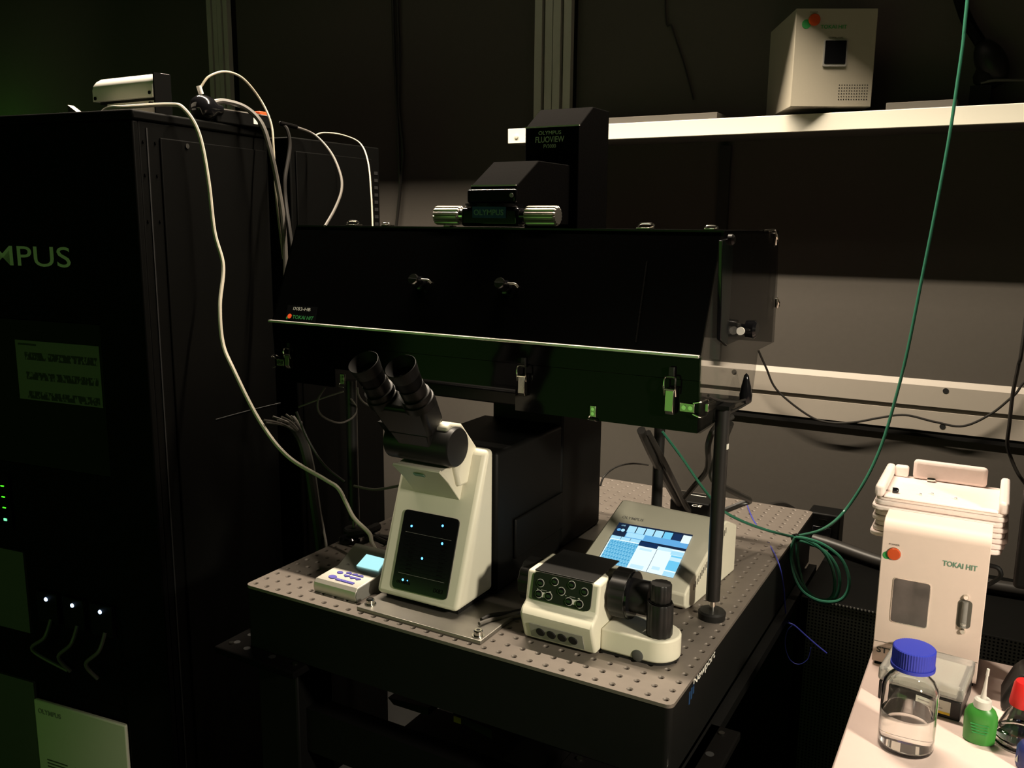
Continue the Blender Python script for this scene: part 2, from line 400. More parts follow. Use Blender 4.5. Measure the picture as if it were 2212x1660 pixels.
# lettering on the right side of the slab
a = P(1497, 1491, 'x', 0.7495); b = P(1543, 1437, 'x', 0.7495)
text('Newport', tab, (0.7495, a.y, a.z), (0.7495, b.y, a.z), (0, 0, 1), 'print_white', h=0.017, bold=0.01)
c = P(1490, 1512, 'x', 0.7495)
for k in range(3):
    part('blue_mark', MB().box(0.7493, 0.7499, c.y-0.004+k*0.008, c.y+0.0005+k*0.008, a.z-0.014+0.004*k, a.z+0.004+0.002*k), 'print_blue', tab)
def bracket(cx, cy, sx, sy, lx, ly, z):
    # L plate around a slab corner; cx, cy = corner of slab, sx, sy = outward direction
    w = 0.045; o1 = 0.048
    x0 = cx+sx*o1; y0 = cy+sy*0.030
    pts = [(x0, y0), (x0-sx*lx, y0), (x0-sx*lx, y0-sy*w), (x0-sx*w, y0-sy*w), (x0-sx*w, y0-sy*ly), (x0, y0-sy*ly)]
    b = part('restraint_bracket', MB().prism(pts, z-0.013, z, 'z'), 'crinkle', tab, bevel=0.0025)
    for t, hole in ((0.10, 0), (0.30, 1), (0.62, 1), (0.9, 0)):
        for ax in (0, 1):
            p = (x0-sx*lx*t, y0-sy*w*0.5) if ax == 0 else (x0-sx*w*0.5, y0-sy*ly*t)
            if t == 0.10 and ax == 1: continue
            part('screw' if not hole else 'slot', MB().cyl((p[0], p[1], z-0.001), (p[0], p[1], z+(0.0025 if not hole else 0.0004)), 0.0045 if not hole else 0.006, n=14), 'chrome' if not hole else 'hole', b)
    return b
ZB = -0.111
bracket(0.0, 0.0, -1, -1, 0.18, 0.10, ZB); bracket(0.75, 0.0, 1, -1, 0.19, 0.20, ZB)
for x in (0.0, 0.66):
    for y in (0.02, 0.80):
        part('leg', MB().box(x, x+0.09, y, y+0.09, -T, -0.126), 'black', tab, bevel=0.004)
part('crossbar', MB().box(0.09, 0.66, 0.04, 0.08, -0.30, -0.22), 'black', tab)
part('crossbar', MB().box(0.09, 0.66, 0.83, 0.87, -0.26, -0.18), 'black', tab)
part('crossbar', MB().box(0.0, 0.04, 0.11, 0.80, -0.60, -0.52), 'black', tab)
part('crossbar', MB().box(0.71, 0.75, 0.11, 0.80, -0.60, -0.52), 'black', tab)
part('rear_panel', MB().box(0.0, 0.765, 0.892, 0.898, -T, -0.13), 'black_matte', tab)  # unseen sheet added to black out the lit wall below the slab
# pale isolator housings glimpsed beneath the slab
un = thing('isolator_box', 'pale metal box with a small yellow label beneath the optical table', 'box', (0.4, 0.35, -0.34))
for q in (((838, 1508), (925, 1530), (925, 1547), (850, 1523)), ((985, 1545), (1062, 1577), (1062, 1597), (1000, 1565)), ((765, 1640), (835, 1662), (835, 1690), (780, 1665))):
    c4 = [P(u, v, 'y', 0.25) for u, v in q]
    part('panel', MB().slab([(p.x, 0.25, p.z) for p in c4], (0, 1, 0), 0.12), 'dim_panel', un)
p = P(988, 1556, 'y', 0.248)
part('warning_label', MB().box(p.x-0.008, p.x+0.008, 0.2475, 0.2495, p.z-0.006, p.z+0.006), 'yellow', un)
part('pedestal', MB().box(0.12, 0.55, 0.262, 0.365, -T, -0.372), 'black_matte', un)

# ------------------------------------------------------------------ microscope
ms = thing('microscope', 'inverted microscope with cream front cover, black eyepieces and tall black column', 'microscope', (0.308, 0.30, 0.0))
bl = P(800, 1306, 'z', 0.006); br = P(1033, 1374, 'z', 0.006)
part('base_plate', MB().box(bl.x-0.013, br.x+0.012, bl.y-0.018, 0.60, 0.0, 0.006), 'steel_dark', ms, bevel=0.001)
for q in (bl, br):
    b = part('bolt', MB().rev((q.x, q.y, 0.006), (0, 0, 1), [(0, 0.0095), (0.0015, 0.0095), (0.0016, 0.0068), (0.008, 0.0068), (0.0095, 0.0055)], 20), 'chrome', ms)
    part('hex_socket', MB().cyl((q.x, q.y, 0.0095+0.004), (q.x, q.y, 0.0158), 0.003, n=6), 'hole', b)
part('body', MB().box(0.226, 0.392, 0.1665, 0.40, 0.006, 0.245), 'black', ms, bevel=0.006)
part('rear_body', MB().box(0.244, 0.392, 0.40, 0.58, 0.006, 0.300), 'black', ms, bevel=0.006)
part('body_step', MB().box(0.24, 0.378, 0.075, 0.165, 0.006, 0.018), 'black_matte', ms)
part('side_port', MB().box(0.392, 0.398, 0.22, 0.40, 0.05, 0.12), 'black', ms, bevel=0.003)
part('stage', MB().box(0.16, 0.47, 0.24, 0.50, 0.3065, 0.33), 'black', ms, bevel=0.003)
part('condenser_turret', MB().cyl((0.308, 0.37, 0.42), (0.308, 0.37, 0.5), 0.05, n=32), 'black', ms)
# cream cover: front face leans back
fr = lambda z: 0.0515 + 0.370*z
cov = MB().prism([(fr(0.016), 0.016), (0.166, 0.016), (0.166, 0.252), (fr(0.252), 0.252)], 0.231, 0.387)
cover = part('front_cover', cov, 'cream', ms, bevel=0.0085, seg=4)
# visor
part('visor', MB().prism([(0.060, 0.232), (0.087, 0.2075), (0.1195, 0.171), (0.16, 0.171), (0.16, 0.238), (0.10, 0.238)], 0.2675, 0.3545), 'cream', ms, bevel=0.0012)
part('visor_lip', MB().prism([(0.0588, 0.233), (0.0862, 0.2085), (0.089, 0.2115), (0.063, 0.236)], 0.267, 0.355), 'cream', ms, bevel=0.0008)
part('label_slot', MB().slab([(0.300, 0.0688, 0.2225), (0.319, 0.0688, 0.2225), (0.319, 0.0742, 0.2178), (0.300, 0.0742, 0.2178)], (0, -0.67, -0.74), 0.0012), 'print_bluegreen', ms)
part('head_block', MB().prism([(0.105, 0.20), (0.070, 0.300), (0.080, 0.306), (0.112, 0.299), (0.157, 0.252), (0.157, 0.20)], 0.260, 0.362), 'cream', ms, bevel=0.004, seg=3)
ar = P(1008, 958, 'x', 0.3624)
part('arrow_mark', MB().slab([(0.3622, ar.y-0.006, ar.z-0.006), (0.3622, ar.y+0.004, ar.z-0.003), (0.3622, ar.y+0.003, ar.z+0.006)], (1, 0, 0), 0.0005), 'print_grey', ms)
# control panel on the sloping face
nrm = Vector((0, -1, 0.370)).normalized(); pb = Vector((0.3, 0.0515, 0)) + nrm*0.0002
def rrect(c, r=0.12):
    # rounded quadrilateral from 4 corners
    out = []
    for i in range(4):
        p = c[i]; a = c[i-1]; b = c[(i+1) % 4]
        da = (a-p)*r; db = (b-p)*(r*(a-p).length/(b-p).length)
        for k in range(5):
            t = k/4; out.append(p + da*(1-t)**2 + db*t**2)
    return out
pc = [PN(u, v, pb, nrm) for u, v in ((847, 1269), (965, 1298), (995, 1123), (877, 1100))]
panel = part('control_panel', MB().slab(rrect(pc, 0.07), nrm, 0.0025), 'black_gloss', ms, smooth=False)
def onp(u, v, off=0.0029): return PN(u, v, pb+nrm*0.0027, nrm) + nrm*(off-0.0027)
for u, v in ((889, 1137), (956, 1136.5), (955, 1175), (911.5, 1207), (870, 1253)):
    q = onp(u, v); part('indicator_light', MB().rev(q-nrm*0.0004, nrm, [(0, 0.0019), (0.0006, 0.0016)], 12), 'led_blue', panel)
q = onp(880, 1255); part('indicator_light', MB().rev(q-nrm*0.0004, nrm, [(0, 0.0009), (0.0005, 0.0008)], 10), 'led_blue', panel)
ex = (pc[1]-pc[0]).normalized(); ey = (pc[3]-pc[0]).normalized(); pw = (pc[1]-pc[0]).length; ph = (pc[3]-pc[0]).length
def pline(x, y, l, t, m):
    a = pc[0]+ex*pw*x+ey*ph*y+nrm*0.0024
    part('panel_line', MB().slab([a, a+ex*pw*l, a+ex*pw*l+ey*t, a+ey*t], nrm, 0.0003), m, panel, smooth=False)
for k in range(11): pline(0.08, 0.20+k*0.052, 0.84, 0.0003, 'print_grey' if k in (0, 10) else 'crinkle')
for k in range(9):
    for x in (0.20, 0.76):
        pline(x, 0.215+k*0.052, 0.10, 0.0012, 'crinkle')
text('OLYMPUS', panel, pc[0]+ex*pw*0.08+ey*ph*0.075+nrm*0.0026, pc[0]+ex*pw*0.33+ey*ph*0.075+nrm*0.0026, ey, 'crinkle', bold=0.01)
text('IX83', panel, pc[0]+ex*pw*0.76+ey*ph*0.06+nrm*0.0026, pc[0]+ex*pw*0.92+ey*ph*0.06+nrm*0.0026, ey, 'crinkle')
# binocular head
mc = Vector((0.31, 0.0875, 0.268)); ec = Vector((0.308, -0.014, 0.4055)); dd = (ec-mc).normalized(); L = (ec-mc).length
part('binocular_mount', MB().rev((0.249, mc.y, mc.z), (1, 0, 0), [(0, 0.026), (0.003, 0.030), (0.118, 0.031), (0.121, 0.029), (0.122, 0.015), (0.1221, 0.001)], 40), 'black_satin', ms)
part('mount_wing', MB().slab([(0.246, 0.052, 0.300), (0.252, 0.082, 0.262), (0.252, 0.110, 0.268), (0.246, 0.09, 0.305)], (1, 0, 0), 0.02), 'black_matte', ms)
ob = Vector((1, 0, 0)); uu = dd.cross(ob)
def hbox(t0, t1, hw, hd, hw1=None, hd1=None, off=0.0):
    hw1 = hw if hw1 is None else hw1; hd1 = hd if hd1 is None else hd1
    a = mc+dd*t0+uu*off; b = mc+dd*t1+uu*off
    vs = [a+ob*sx*hw+uu*sy*hd for sx, sy in ((-1, -1), (1, -1), (1, 1), (-1, 1))]+[b+ob*sx*hw1+uu*sy*hd1 for sx, sy in ((-1, -1), (1, -1), (1, 1), (-1, 1))]
    return MB().add(vs, [(0, 3, 2, 1), (4, 5, 6, 7), (0, 1, 5, 4), (1, 2, 6, 5), (2, 3, 7, 6), (3, 0, 4, 7)])
part('prism_neck', hbox(0.0, 0.045, 0.026, 0.024, 0.036, 0.022), 'black_satin', ms, bevel=0.003)
part('prism_housing', hbox(0.038, 0.098, 0.040, 0.022, 0.050, 0.021), 'black_satin', ms, bevel=0.007, seg=3)
part('housing_plate', hbox(0.012, 0.034, 0.022, 0.004, 0.026, 0.004, off=0.027), 'crinkle', ms, bevel=0.001)
kc = mc+dd*0.105+uu*0.018
part('spacing_knob', MB().rev(kc-uu*0.004, dd*0.9+uu*0.5, [(0, 0.013), (0.014, 0.0135), (0.016, 0.012), (0.0161, 0.001)], 28), 'crinkle', ms)
for k, x in enumerate((0.275, 0.341)):
    b0 = Vector((x, mc.y, mc.z))+dd*0.09
    tb = part('eyepiece_tube', MB().rev(b0, dd, [(0, 0.0245), (0.012, 0.0245), (0.013, 0.0225), (0.022, 0.0225), (0.0225, 0.0195), (0.04, 0.0195)], 32), 'black_satin', ms)
    ep = part('eyepiece', MB().rev(b0+dd*0.032, dd, [(0, 0.0165), (0.006, 0.0168), (0.0062, 0.0185), (0.012, 0.0185), (0.0122, 0.0195), (0.026, 0.0205)], 32), 'black', ms)
    part('eyecup', MB().rev(b0+dd*0.056, dd, [(0, 0.0200), (0.012, 0.0222), (0.022, 0.0232), (0.0225, 0.0226), (0.016, 0.0205), (0.006, 0.0165), (0.0058, 0.001)], 36), 'rubber', ep)
    part('lens', MB().rev(b0+dd*0.0605, dd, [(0, 0.0105), (0.002, 0.0095), (0.0032, 0.006), (0.0036, 0.001)], 24), 'black_gloss', ep)
# column through the incubator
tr1 = P(1167, 238, 'x', 0.2528); tr2 = P(1318, 262, 'x', 0.3646)
colm = part('illumination_column', MB().prism([(0.50, 0.300), (0.50, 0.7775), (tr1.y, tr1.z), (0.633, tr1.z), (0.633, 0.300)], 0.2528, 0.3646), 'crinkle', ms, bevel=0.0015)
def twn(u): return P(u, 300, 'y', 0.4998)
for s_, u0, u1, v0, h in (('OLYMPUS', 1163.5, 1212.5, 292.0, 0.0068), ('FLUOVIEW', 1157, 1219, 309, 0.0108), ('FV3000', 1174.5, 1201, 320.5, 0.0068)):
    a = P(u0, v0, 'y', 0.4998); b = P(u1, v0-3, 'y', 0.4998)
    text(s_, colm, (a.x, 0.4995, a.z), (b.x, 0.4995, a.z), (0, 0, 1), 'print_white', h=h, bold=0.012)
part('edge_line', MB().box(0.2528, 0.3646, 0.4988, 0.5014, 0.7772, 0.7795), 'white', colm)  # white strip painted as the glint where this edge catches the lamp
# lamp housing above the incubator
lh = part('lamp_housing', MB().prism([(0.300, 0.6), (0.300, 0.663), (0.376, 0.708), (0.50, 0.708), (0.50, 0.6)], 0.258, 0.348), 'crinkle', ms, bevel=0.0015)
part('edge_line', MB().box(0.2595, 0.3465, 0.2988, 0.3012, 0.6628, 0.6650), 'white', lh)  # white strip stands for the highlight on the housing edge
part('front_bezel', MB().box(0.255, 0.351, 0.292, 0.300, 0.634, 0.658), 'black_gloss', ms, bevel=0.004, seg=3)
q = P(1105, 422, 'y', 0.2915); part('bezel_button', MB().cyl((q.x, 0.2925, q.z), (q.x, 0.2905, q.z), 0.0036, n=16), 'print_grey', ms)
part('condenser_disc', MB().cyl((0.303, 0.305, 0.6285), (0.303, 0.305, 0.634), 0.05, n=40), 'black_gloss', ms)
part('handle_bar', MB().box(0.245, 0.358, 0.288, 0.318, 0.596, 0.628), 'black_gloss', ms, bevel=0.006, seg=3)
a = P(1021, 471, 'y', 0.2878); b = P(1093, 474, 'y', 0.2878)
sg = part('name_plate', MB().box(a.x, b.x, 0.2868, 0.2885, a.z, a.z+0.0185), 'print_blue', ms)
text('OLYMPUS', sg, (a.x+0.003, 0.2866, a.z+0.0045), (b.x-0.004, 0.2866, a.z+0.0045), (0, 0, 1), 'print_bluegreen', h=0.0095, bold=0.02)
def knurled(p0, p1, r, name, parent, m):
    p0 = Vector(p0); p1 = Vector(p1); n = 60; prof = [r*(1.0 if (k % 4) < 2 else 0.90) for k in range(n)]
    d = (p1-p0).normalized(); a = Vector((0, 0, 1)); b = d.cross(a); vs = []; Lh = (p1-p0).length
    for t, s_ in ((0, 0.82), (0.04, 0.98), (0.06, 1.0), (0.94, 1.0), (0.96, 0.98), (1, 0.82)):
        for k in range(n):
            an = 2*PI*k/n; vs.append(p0+d*Lh*t+(a*math.cos(an)+b*math.sin(an))*prof[k]*s_)
    fs = [(i*n+k, i*n+(k+1) % n, (i+1)*n+(k+1) % n, (i+1)*n+k) for i in range(5) for k in range(n)]
    fs += [tuple(range(n)), tuple(range(5*n, 6*n))]
    return part(name, MB().add(vs, fs), m, parent)
knurled((0.186, 0.303, 0.6145), (0.238, 0.303, 0.6145), 0.0165, 'handle', ms, 'handle_metal')
knurled((0.366, 0.303, 0.6145), (0.424, 0.303, 0.6145), 0.0165, 'handle', ms, 'handle_metal')
part('handle_collar', MB().cyl((0.236, 0.303, 0.6145), (0.247, 0.303, 0.6145), 0.012, n=20), 'chrome', ms)
part('handle_collar', MB().cyl((0.356, 0.303, 0.6145), (0.368, 0.303, 0.6145), 0.012, n=20), 'black_gloss', ms)

# ------------------------------------------------------------------ incubator box
XR, XL = 0.703, -0.122
ib = thing('incubator_box', 'large black acrylic incubator box enclosing the microscope stage', 'incubator', (0.29, 0.42, 0.0))
side = [(0.215, 0.306), (0.209, 0.4195), (0.282, 0.593), (0.603, 0.594), (0.628, 0.56), (0.637, 0.50), (0.640, 0.392), (0.526, 0.391), (0.500, 0.306)]
side_r = side
part('side_panel', MB().prism(side, XR-0.004, XR), 'smoked', ib, smooth=False, label='smoked translucent side panel')
part('side_panel', MB().prism(side, XL, XL+0.004), 'acrylic', ib, smooth=False)
for x0, x1 in ((XL, 0.17), (0.44, XR)):
    part('top_panel', MB().box(x0, x1, 0.284, 0.60, 0.589, 0.5945), 'smoked_top', ib)
    part('rear_panel', MB().box(x0, x1-0.004, 0.634, 0.640, 0.392, 0.594), 'smoked_rear' if x0 > 0 else 'acrylic', ib)
part('top_front_strip', MB().box(XL, XR, 0.2815, 0.2835, 0.586, 0.5948), 'black_satin', ib)
# sloping front door with the silver lip
sn = Vector((0, -(0.593-0.4195), 0.282-0.209)).normalized()
part('front_door', MB().slab([(XL, 0.209, 0.4195), (XR-0.004, 0.209, 0.4195), (XR-0.004, 0.282, 0.593), (XL, 0.282, 0.593)], -sn, 0.005), 'acrylic', ib, smooth=False)
sl = P(595, 693, 'y', 0.205); sr = P(1520, 770, 'y', 0.205)
part('door_lip', MB().box(XL-0.004, XR-0.004, 0.2025, 0.2105, 0.4165, 0.4205), 'edge_silver', ib, bevel=0.0006)
part('front_panel', MB().box(XL, XR-0.004, 0.211, 0.216, 0.383, 0.4165), 'acrylic', ib, smooth=False)
part('lower_panel', MB().box(XL, 0.02, 0.213, 0.218, 0.306, 0.382).box(0.398, XR-0.004, 0.213, 0.218, 0.306, 0.382).box(0.02, 0.398, 0.213, 0.218, 0.340, 0.382), 'acrylic', ib, smooth=False)
part('bottom_panel', MB().box(0.48, XR-0.004, 0.218, 0.50, 0.306, 0.311), 'acrylic', ib, smooth=False)
part('door_seam', MB().slab([PN(1372, 740, (0, 0.209, 0.4195), sn)+sn*0.0002, PN(1375, 740, (0, 0.209, 0.4195), sn)+sn*0.0002, PN(1399, 565, (0, 0.209, 0.4195), sn)+sn*0.0002, PN(1396, 565, (0, 0.209, 0.4195), sn)+sn*0.0002], sn, 0.0004), 'crinkle', ib, smooth=False)
for u, v in ((712, 733), (772, 737), (833, 742)):
    q = P(u, v, 'y', 0.2105); part('screw', MB().cyl((q.x, 0.211, q.z), (q.x, 0.209, q.z), 0.0022, n=10), 'crinkle', ib)
# turn knobs on the door
for u, v in ((908, 613), (1093, 622)):
    q = PN(u, v, (0, 0.209, 0.4195), sn)
    kb = part('door_knob', MB().rev(q, sn, [(0, 0.0115), (0.004, 0.0115), (0.005, 0.009), (0.022, 0.009), (0.024, 0.0075), (0.0241, 0.001)], 24), 'black_gloss', ib)
    e = q+sn*0.024; part('knob_face', MB().rev(e, sn, [(-0.002, 0.0094), (0.0008, 0.0085), (0.001, 0.001)], 24), 'chrome', kb)
    part('knob_slot', MB().box(e.x-0.008, e.x+0.008, e.y-0.0018, e.y-0.0005, e.z-0.0010, e.z+0.0010), 'hole', kb)
    part('knob_bar', MB().tube([q+Vector((0.004, -0.006, 0.0075)), q+Vector((0.012, -0.006, 0.0075)), q+Vector((0.020, -0.005, 0.0068)), q+Vector((0.0225, -0.001, 0.002))], 0.0019, 8, 6), 'handle_metal', kb)
# maker's label
lp = lambda u, v, o=0.0008: PN(u, v, (0, 0.209, 0.4195), sn)+sn*o
lab = part('label_plate', MB().slab([lp(617, 692, 0), lp(681, 697, 0), lp(686, 664, 0), lp(622, 659, 0)], sn, 0.0006), 'black_gloss', ib, smooth=False)
upd = (lp(622, 659)-lp(617, 692)).normalized()
text('IX83-HB', lab, lp(634, 670.5, 0.001), lp(671, 673.5, 0.001), upd, 'print_white', h=0.0062)
text('TOKAI HIT', lab, lp(632, 689, 0.001), lp(677, 692.5, 0.001), upd, 'print_green', h=0.0068, bold=0.015)
part('logo_dot', MB().rev(lp(626, 683.5, 0.0006), sn, [(0, 0.0046), (0.0006, 0.0046)], 18), 'red_bright', lab)
part('logo_leaf', MB().rev(lp(621, 687, 0.0004), sn, [(0, 0.0028), (0.0005, 0.0028)], 14), 'print_green', lab)
# toggle latches
def latch(x, zt_, zb_, y, w=0.0125, only_plate=False):
    h = zt_-zb_
    if only_plate:
        l = part('keeper_plate', MB().box(x-w/2, x+w/2, y-0.0015, y+0.002, zb_, zt_), 'latch_steel', ib, bevel=0.0006)
        for k in (0.3, 0.7): part('rivet', MB().cyl((x, y-0.001, zb_+h*k), (x, y-0.0024, zb_+h*k), 0.0027, n=12), 'chrome', l)
        part('hook', MB().tube([(x-w*0.55, y-0.001, zb_+0.001), (x-w*0.5, y-0.006, zb_-0.003), (x+w*0.5, y-0.006, zb_-0.004), (x+w*0.75, y-0.001, zb_-0.006)], 0.0011, 6, 3), 'chrome', l)
        return l
    l = part('latch', MB().prism([(y+0.002, zb_), (y-0.004, zb_), (y-0.0085, zb_+0.006), (y-0.0075, zb_+h*0.52), (y-0.002, zb_+h*0.56), (y+0.002, zb_+h*0.56)], x-w/2, x+w/2), 'latch_steel', ib, bevel=0.0006)
    part('latch_pin', MB().cyl((x-w*0.62, y-0.0075, zb_+h*0.54), (x+w*0.62, y-0.0075, zb_+h*0.54), 0.0016, n=10), 'chrome', l)
    lo = zb_+h*0.40; hi = zb_+h*0.80; a = w*0.70
    part('wire_loop', MB().tube([(x-a, y-0.005, lo), (x-a, y-0.008, lo+0.5*(hi-lo)), (x-a*0.95, y-0.007, hi-0.002), (x-a*0.6, y-0.006, hi), (x+a*0.6, y-0.006, hi), (x+a*0.95, y-0.007, hi-0.002), (x+a, y-0.008, lo+0.5*(hi-lo)), (x+a, y-0.005, lo)], 0.0013, 7, 4), 'chrome', l)
    part('latch_hook', MB().box(x-w*0.32, x+w*0.32, y-0.003, y+0.002, hi-0.003, zt_), 'black_satin', l, bevel=0.0005)
    return l
latch(0.6593, 0.4005, 0.3310, 0.2075); latch(0.4146, 0.3935, 0.3320, 0.2095, w=0.0115); latch(-0.0815, 0.3800, 0.3330, 0.2095, w=0.0105)
latch(0.5351, 0.3290, 0.3115, 0.2125, w=0.010, only_plate=True); latch(0.0416, 0.3325, 0.3140, 0.2125, w=0.0095, only_plate=True)
for x0, x1, sx in ((0.672, 0.694, 1), (-0.116, -0.098, -1)):
    q = 0.3425 if sx > 0 else 0.341
    l = part('corner_plate', MB().box(x0, x1, 0.2105, 0.2128, q-0.0065, q+0.0065), 'latch_steel', ib, bevel=0.0006)
    for k in (0.3, 0.75): part('rivet', MB().cyl((x0+(x1-x0)*k, 0.2110, q), (x0+(x1-x0)*k, 0.2092, q), 0.0033, n=14), 'chrome', l)
    xe = x1 if sx > 0 else x0
    part('wire_loop', MB().tube([(xe-0.001*sx, 0.208, q+0.008), (xe+0.010*sx, 0.209, q+0.011), (xe+0.012*sx, 0.235, q+0.010), (xe+0.012*sx, 0.235, q-0.010), (xe+0.010*sx, 0.209, q-0.011), (xe-0.001*sx, 0.208, q-0.008)], 0.0013, 7, 4), 'chrome', l)
    part('corner_clasp', MB().box(min(xe+0.0105*sx, xe+0.016*sx), max(xe+0.0105*sx, xe+0.016*sx), 0.225, 0.262, q-0.006, q+0.006), 'latch_steel', l, bevel=0.0008)
# clasps along the top edge
for u, s_ in ((765, 1.0), (838, 0.6), (972, 0.6), (1395, 1.0), (1537, 0.7)):
    q = P(u, 492, 'y', 0.310); z = 0.5945
    l = part('top_clasp', MB().box(q.x-0.012*s_, q.x+0.010*s_, 0.300, 0.322, z, z+0.003), 'latch_steel', ib, bevel=0.0005)
    part('wire_loop', MB().tube([(q.x-0.010*s_, 0.302, z+0.004), (q.x-0.004*s_, 0.300, z+0.009*s_), (q.x+0.012*s_, 0.300, z+0.009*s_), (q.x+0.015*s_, 0.306, z+0.006*s_), (q.x+0.008*s_, 0.31, z+0.003)], 0.0012, 6, 4), 'chrome', l)
# right-hand side door, its knob and clasps
dq = [P(u, v, 'x', XR+0.004) for u, v in ((1578, 516), (1664, 513), (1667, 560), (1657, 700), (1638, 717), (1568, 746))]
part('side_door', MB().slab([(XR+0.0005, p.y, p.z) for p in dq], (1, 0, 0), 0.004), 'smoked_door', ib, smooth=False)
ed = [P(u, v, 'x', XR+0.006) for u, v in ((1560, 520), (1582, 513), (1583, 560), (1571, 748), (1556, 735))]
part('door_edge', MB().slab([(XR+0.0006, p.y, p.z) for p in ed], (1, 0, 0), 0.006), 'black_gloss', ib, bevel=0.001)
q = P(1580, 518, 'x', XR+0.008); part('hinge_knob', MB().rev((XR+0.004, q.y, q.z), (1, 0, 0), [(0, 0.008), (0.006, 0.008), (0.009, 0.005), (0.0091, 0.001)], 20), 'black_satin', ib)
q = P(1615, 711, 'x', XR+0.014)
kb = part('side_knob', MB().rev((XR+0.005, q.y, q.z), (1, 0, 0), [(0, 0.008), (0.006, 0.008), (0.007, 0.0135), (0.02, 0.0145), (0.024, 0.011), (0.0241, 0.001)], 28), 'black_gloss', ib)
for dy in (-0.026, 0.028):
    part('roller', MB().cyl((XR+0.010, q.y+dy-0.002, q.z-0.001), (XR+0.010, q.y+dy+0.002, q.z-0.001), 0.0062, n=18), 'white', kb)
    part('roller_pin', MB().cyl((XR+0.010, q.y+dy*0.5, q.z-0.001), (XR+0.010, q.y+dy, q.z-0.001), 0.0018, n=8), 'chrome', kb)
for u, v, k in ((1674, 515, 1.0), (1678, 655, 0.9)):
    q = P(u, v, 'x', XR+0.003)
    l = part('rear_clasp', MB().box(XR, XR+0.004, q.y-0.004*k, q.y+0.007*k, q.z-0.009*k, q.z+0.009*k), 'latch_steel', ib, bevel=0.0006)
    part('wire_loop', MB().tube([(XR+0.005, q.y-0.010*k, q.z+0.014*k), (XR+0.006, q.y+0.003*k, q.z+0.004*k), (XR+0.006, q.y+0.008*k, q.z-0.004*k), (XR+0.005, q.y+0.001*k, q.z-0.011*k), (XR+0.006, q.y-0.004*k, q.z+0.002*k)], 0.0013, 6, 4), 'chrome', l)
part('clasp_wire', MB().tube([P(1672, 533, 'x', XR+0.004), P(1676, 500, 'x', XR+0.004), P(1664, 497, 'x', XR+0.004), P(1650, 498, 'x', XR+0.004)], 0.0014, 6, 4), 'chrome', ib)
# support posts with round feet
for x, y, zt_ in ((0.7165, 0.278, 0.336), (0.0, 0.285, 0.306), (0.497, 0.62, 0.392)):
    po = part('support_post', MB().cyl((x, y, 0.030), (x, y, zt_), 0.0108, n=24), 'black_satin', ib)
    part('foot', MB().rev((x, y, 0), (0, 0, 1), [(0, 0.0205), (0.010, 0.0215), (0.013, 0.019), (0.0135, 0.008), (0.0136, 0.001)], 28), 'rubber', po)
    part('foot_thread', MB().cyl((x, y, 0.012), (x, y, 0.032), 0.0045, n=14), 'chrome', po)
part('post_bracket', MB().box(XR, 0.730, 0.262, 0.294, 0.334, 0.340), 'black', ib)
q = P(1562, 975, 'x', 0.728)
part('post_sticker', MB().box(0.7265, 0.7280, 0.272, 0.279, q.z-0.003, q.z+0.005), 'white', ib)

# ------------------------------------------------------------------ keypad controller
kp = thing('keypad_controller', 'small silver keypad with blue keys and lit cyan screen on the breadboard', 'controller', (0.163, 0.09, 0.0))
part('body', MB().prism([(0.038, 0.0), (0.036, 0.010), (0.0375, 0.0175), (0.043, 0.0225), (0.098, 0.0255), (0.145, 0.0500), (0.150, 0.046), (0.150, 0.0)], 0.119, 0.2075), 'aluminium', kp, bevel=0.0015)
part('end_cap', MB().prism([(0.0385, 0.0005), (0.0365, 0.010), (0.038, 0.017), (0.043, 0.022), (0.098, 0.025), (0.145, 0.0495), (0.149, 0.045), (0.149, 0.0005)], 0.2075, 0.2088), 'grey_panel', kp)
kn = Vector((0, -0.0245, 0.047)).normalized(); k0 = Vector((0.16, 0.098, 0.0258))
kc4 = [PN(u, v, k0+kn*0.0004, kn) for u, v in ((770, 1223), (817, 1234), (834, 1208.7), (792, 1198))]
part('screen', MB().slab(kc4, kn, 0.0006), 'lcd_cyan', kp, smooth=False)
for u, v, rx, ry, sh in ((734.8, 1238, .0058, .0042, 0), (718.6, 1246, .0078, .0058, 0), (754.7, 1240, .0056, .0046, 1), (748.7, 1244.5, .0056, .0046, 2), (768, 1243.5, .0056, .0046, 1), (761, 1248.5, .0056, .0046, 2),
                         (779.4, 1246.5, .0056, .0046, 1), (772.8, 1251.5, .0056, .0046, 2), (731.8, 1252, .0060, .0028, 3), (744.8, 1255.5, .0060, .0028, 3), (757.7, 1259, .0060, .0028, 3)):
    q = P(u, v, 'z', 0.0245)
    if sh == 0: o2 = [(rx*math.cos(2*PI*k/20), ry*math.sin(2*PI*k/20)) for k in range(20)]
    elif sh == 1: o2 = [(-rx, -ry*0.5), (rx, -ry*0.5), (rx, 0.1*ry), (0, ry), (-rx, 0.1*ry)]
    elif sh == 2: o2 = [(-rx, ry*0.5), (-rx, -0.1*ry), (0, -ry), (rx, -0.1*ry), (rx, ry*0.5)]
    else: o2 = [(-rx, -ry), (rx, -ry), (rx, ry), (-rx, ry)]
    zz = 0.0225+(q.y-0.043)*0.0545
    part('key', MB().slab([(q.x+a, q.y+b, zz+b*0.0545-0.0006) for a, b in o2], (0, 0, 1), 0.0022), 'blue_key', kp, bevel=0.0004)
text('OK', kp, PN(748, 1221, k0, kn)+kn*0.0003, PN(755, 1223, k0, kn)+kn*0.0003, (0, 0.88, 0.46), 'print_dark')

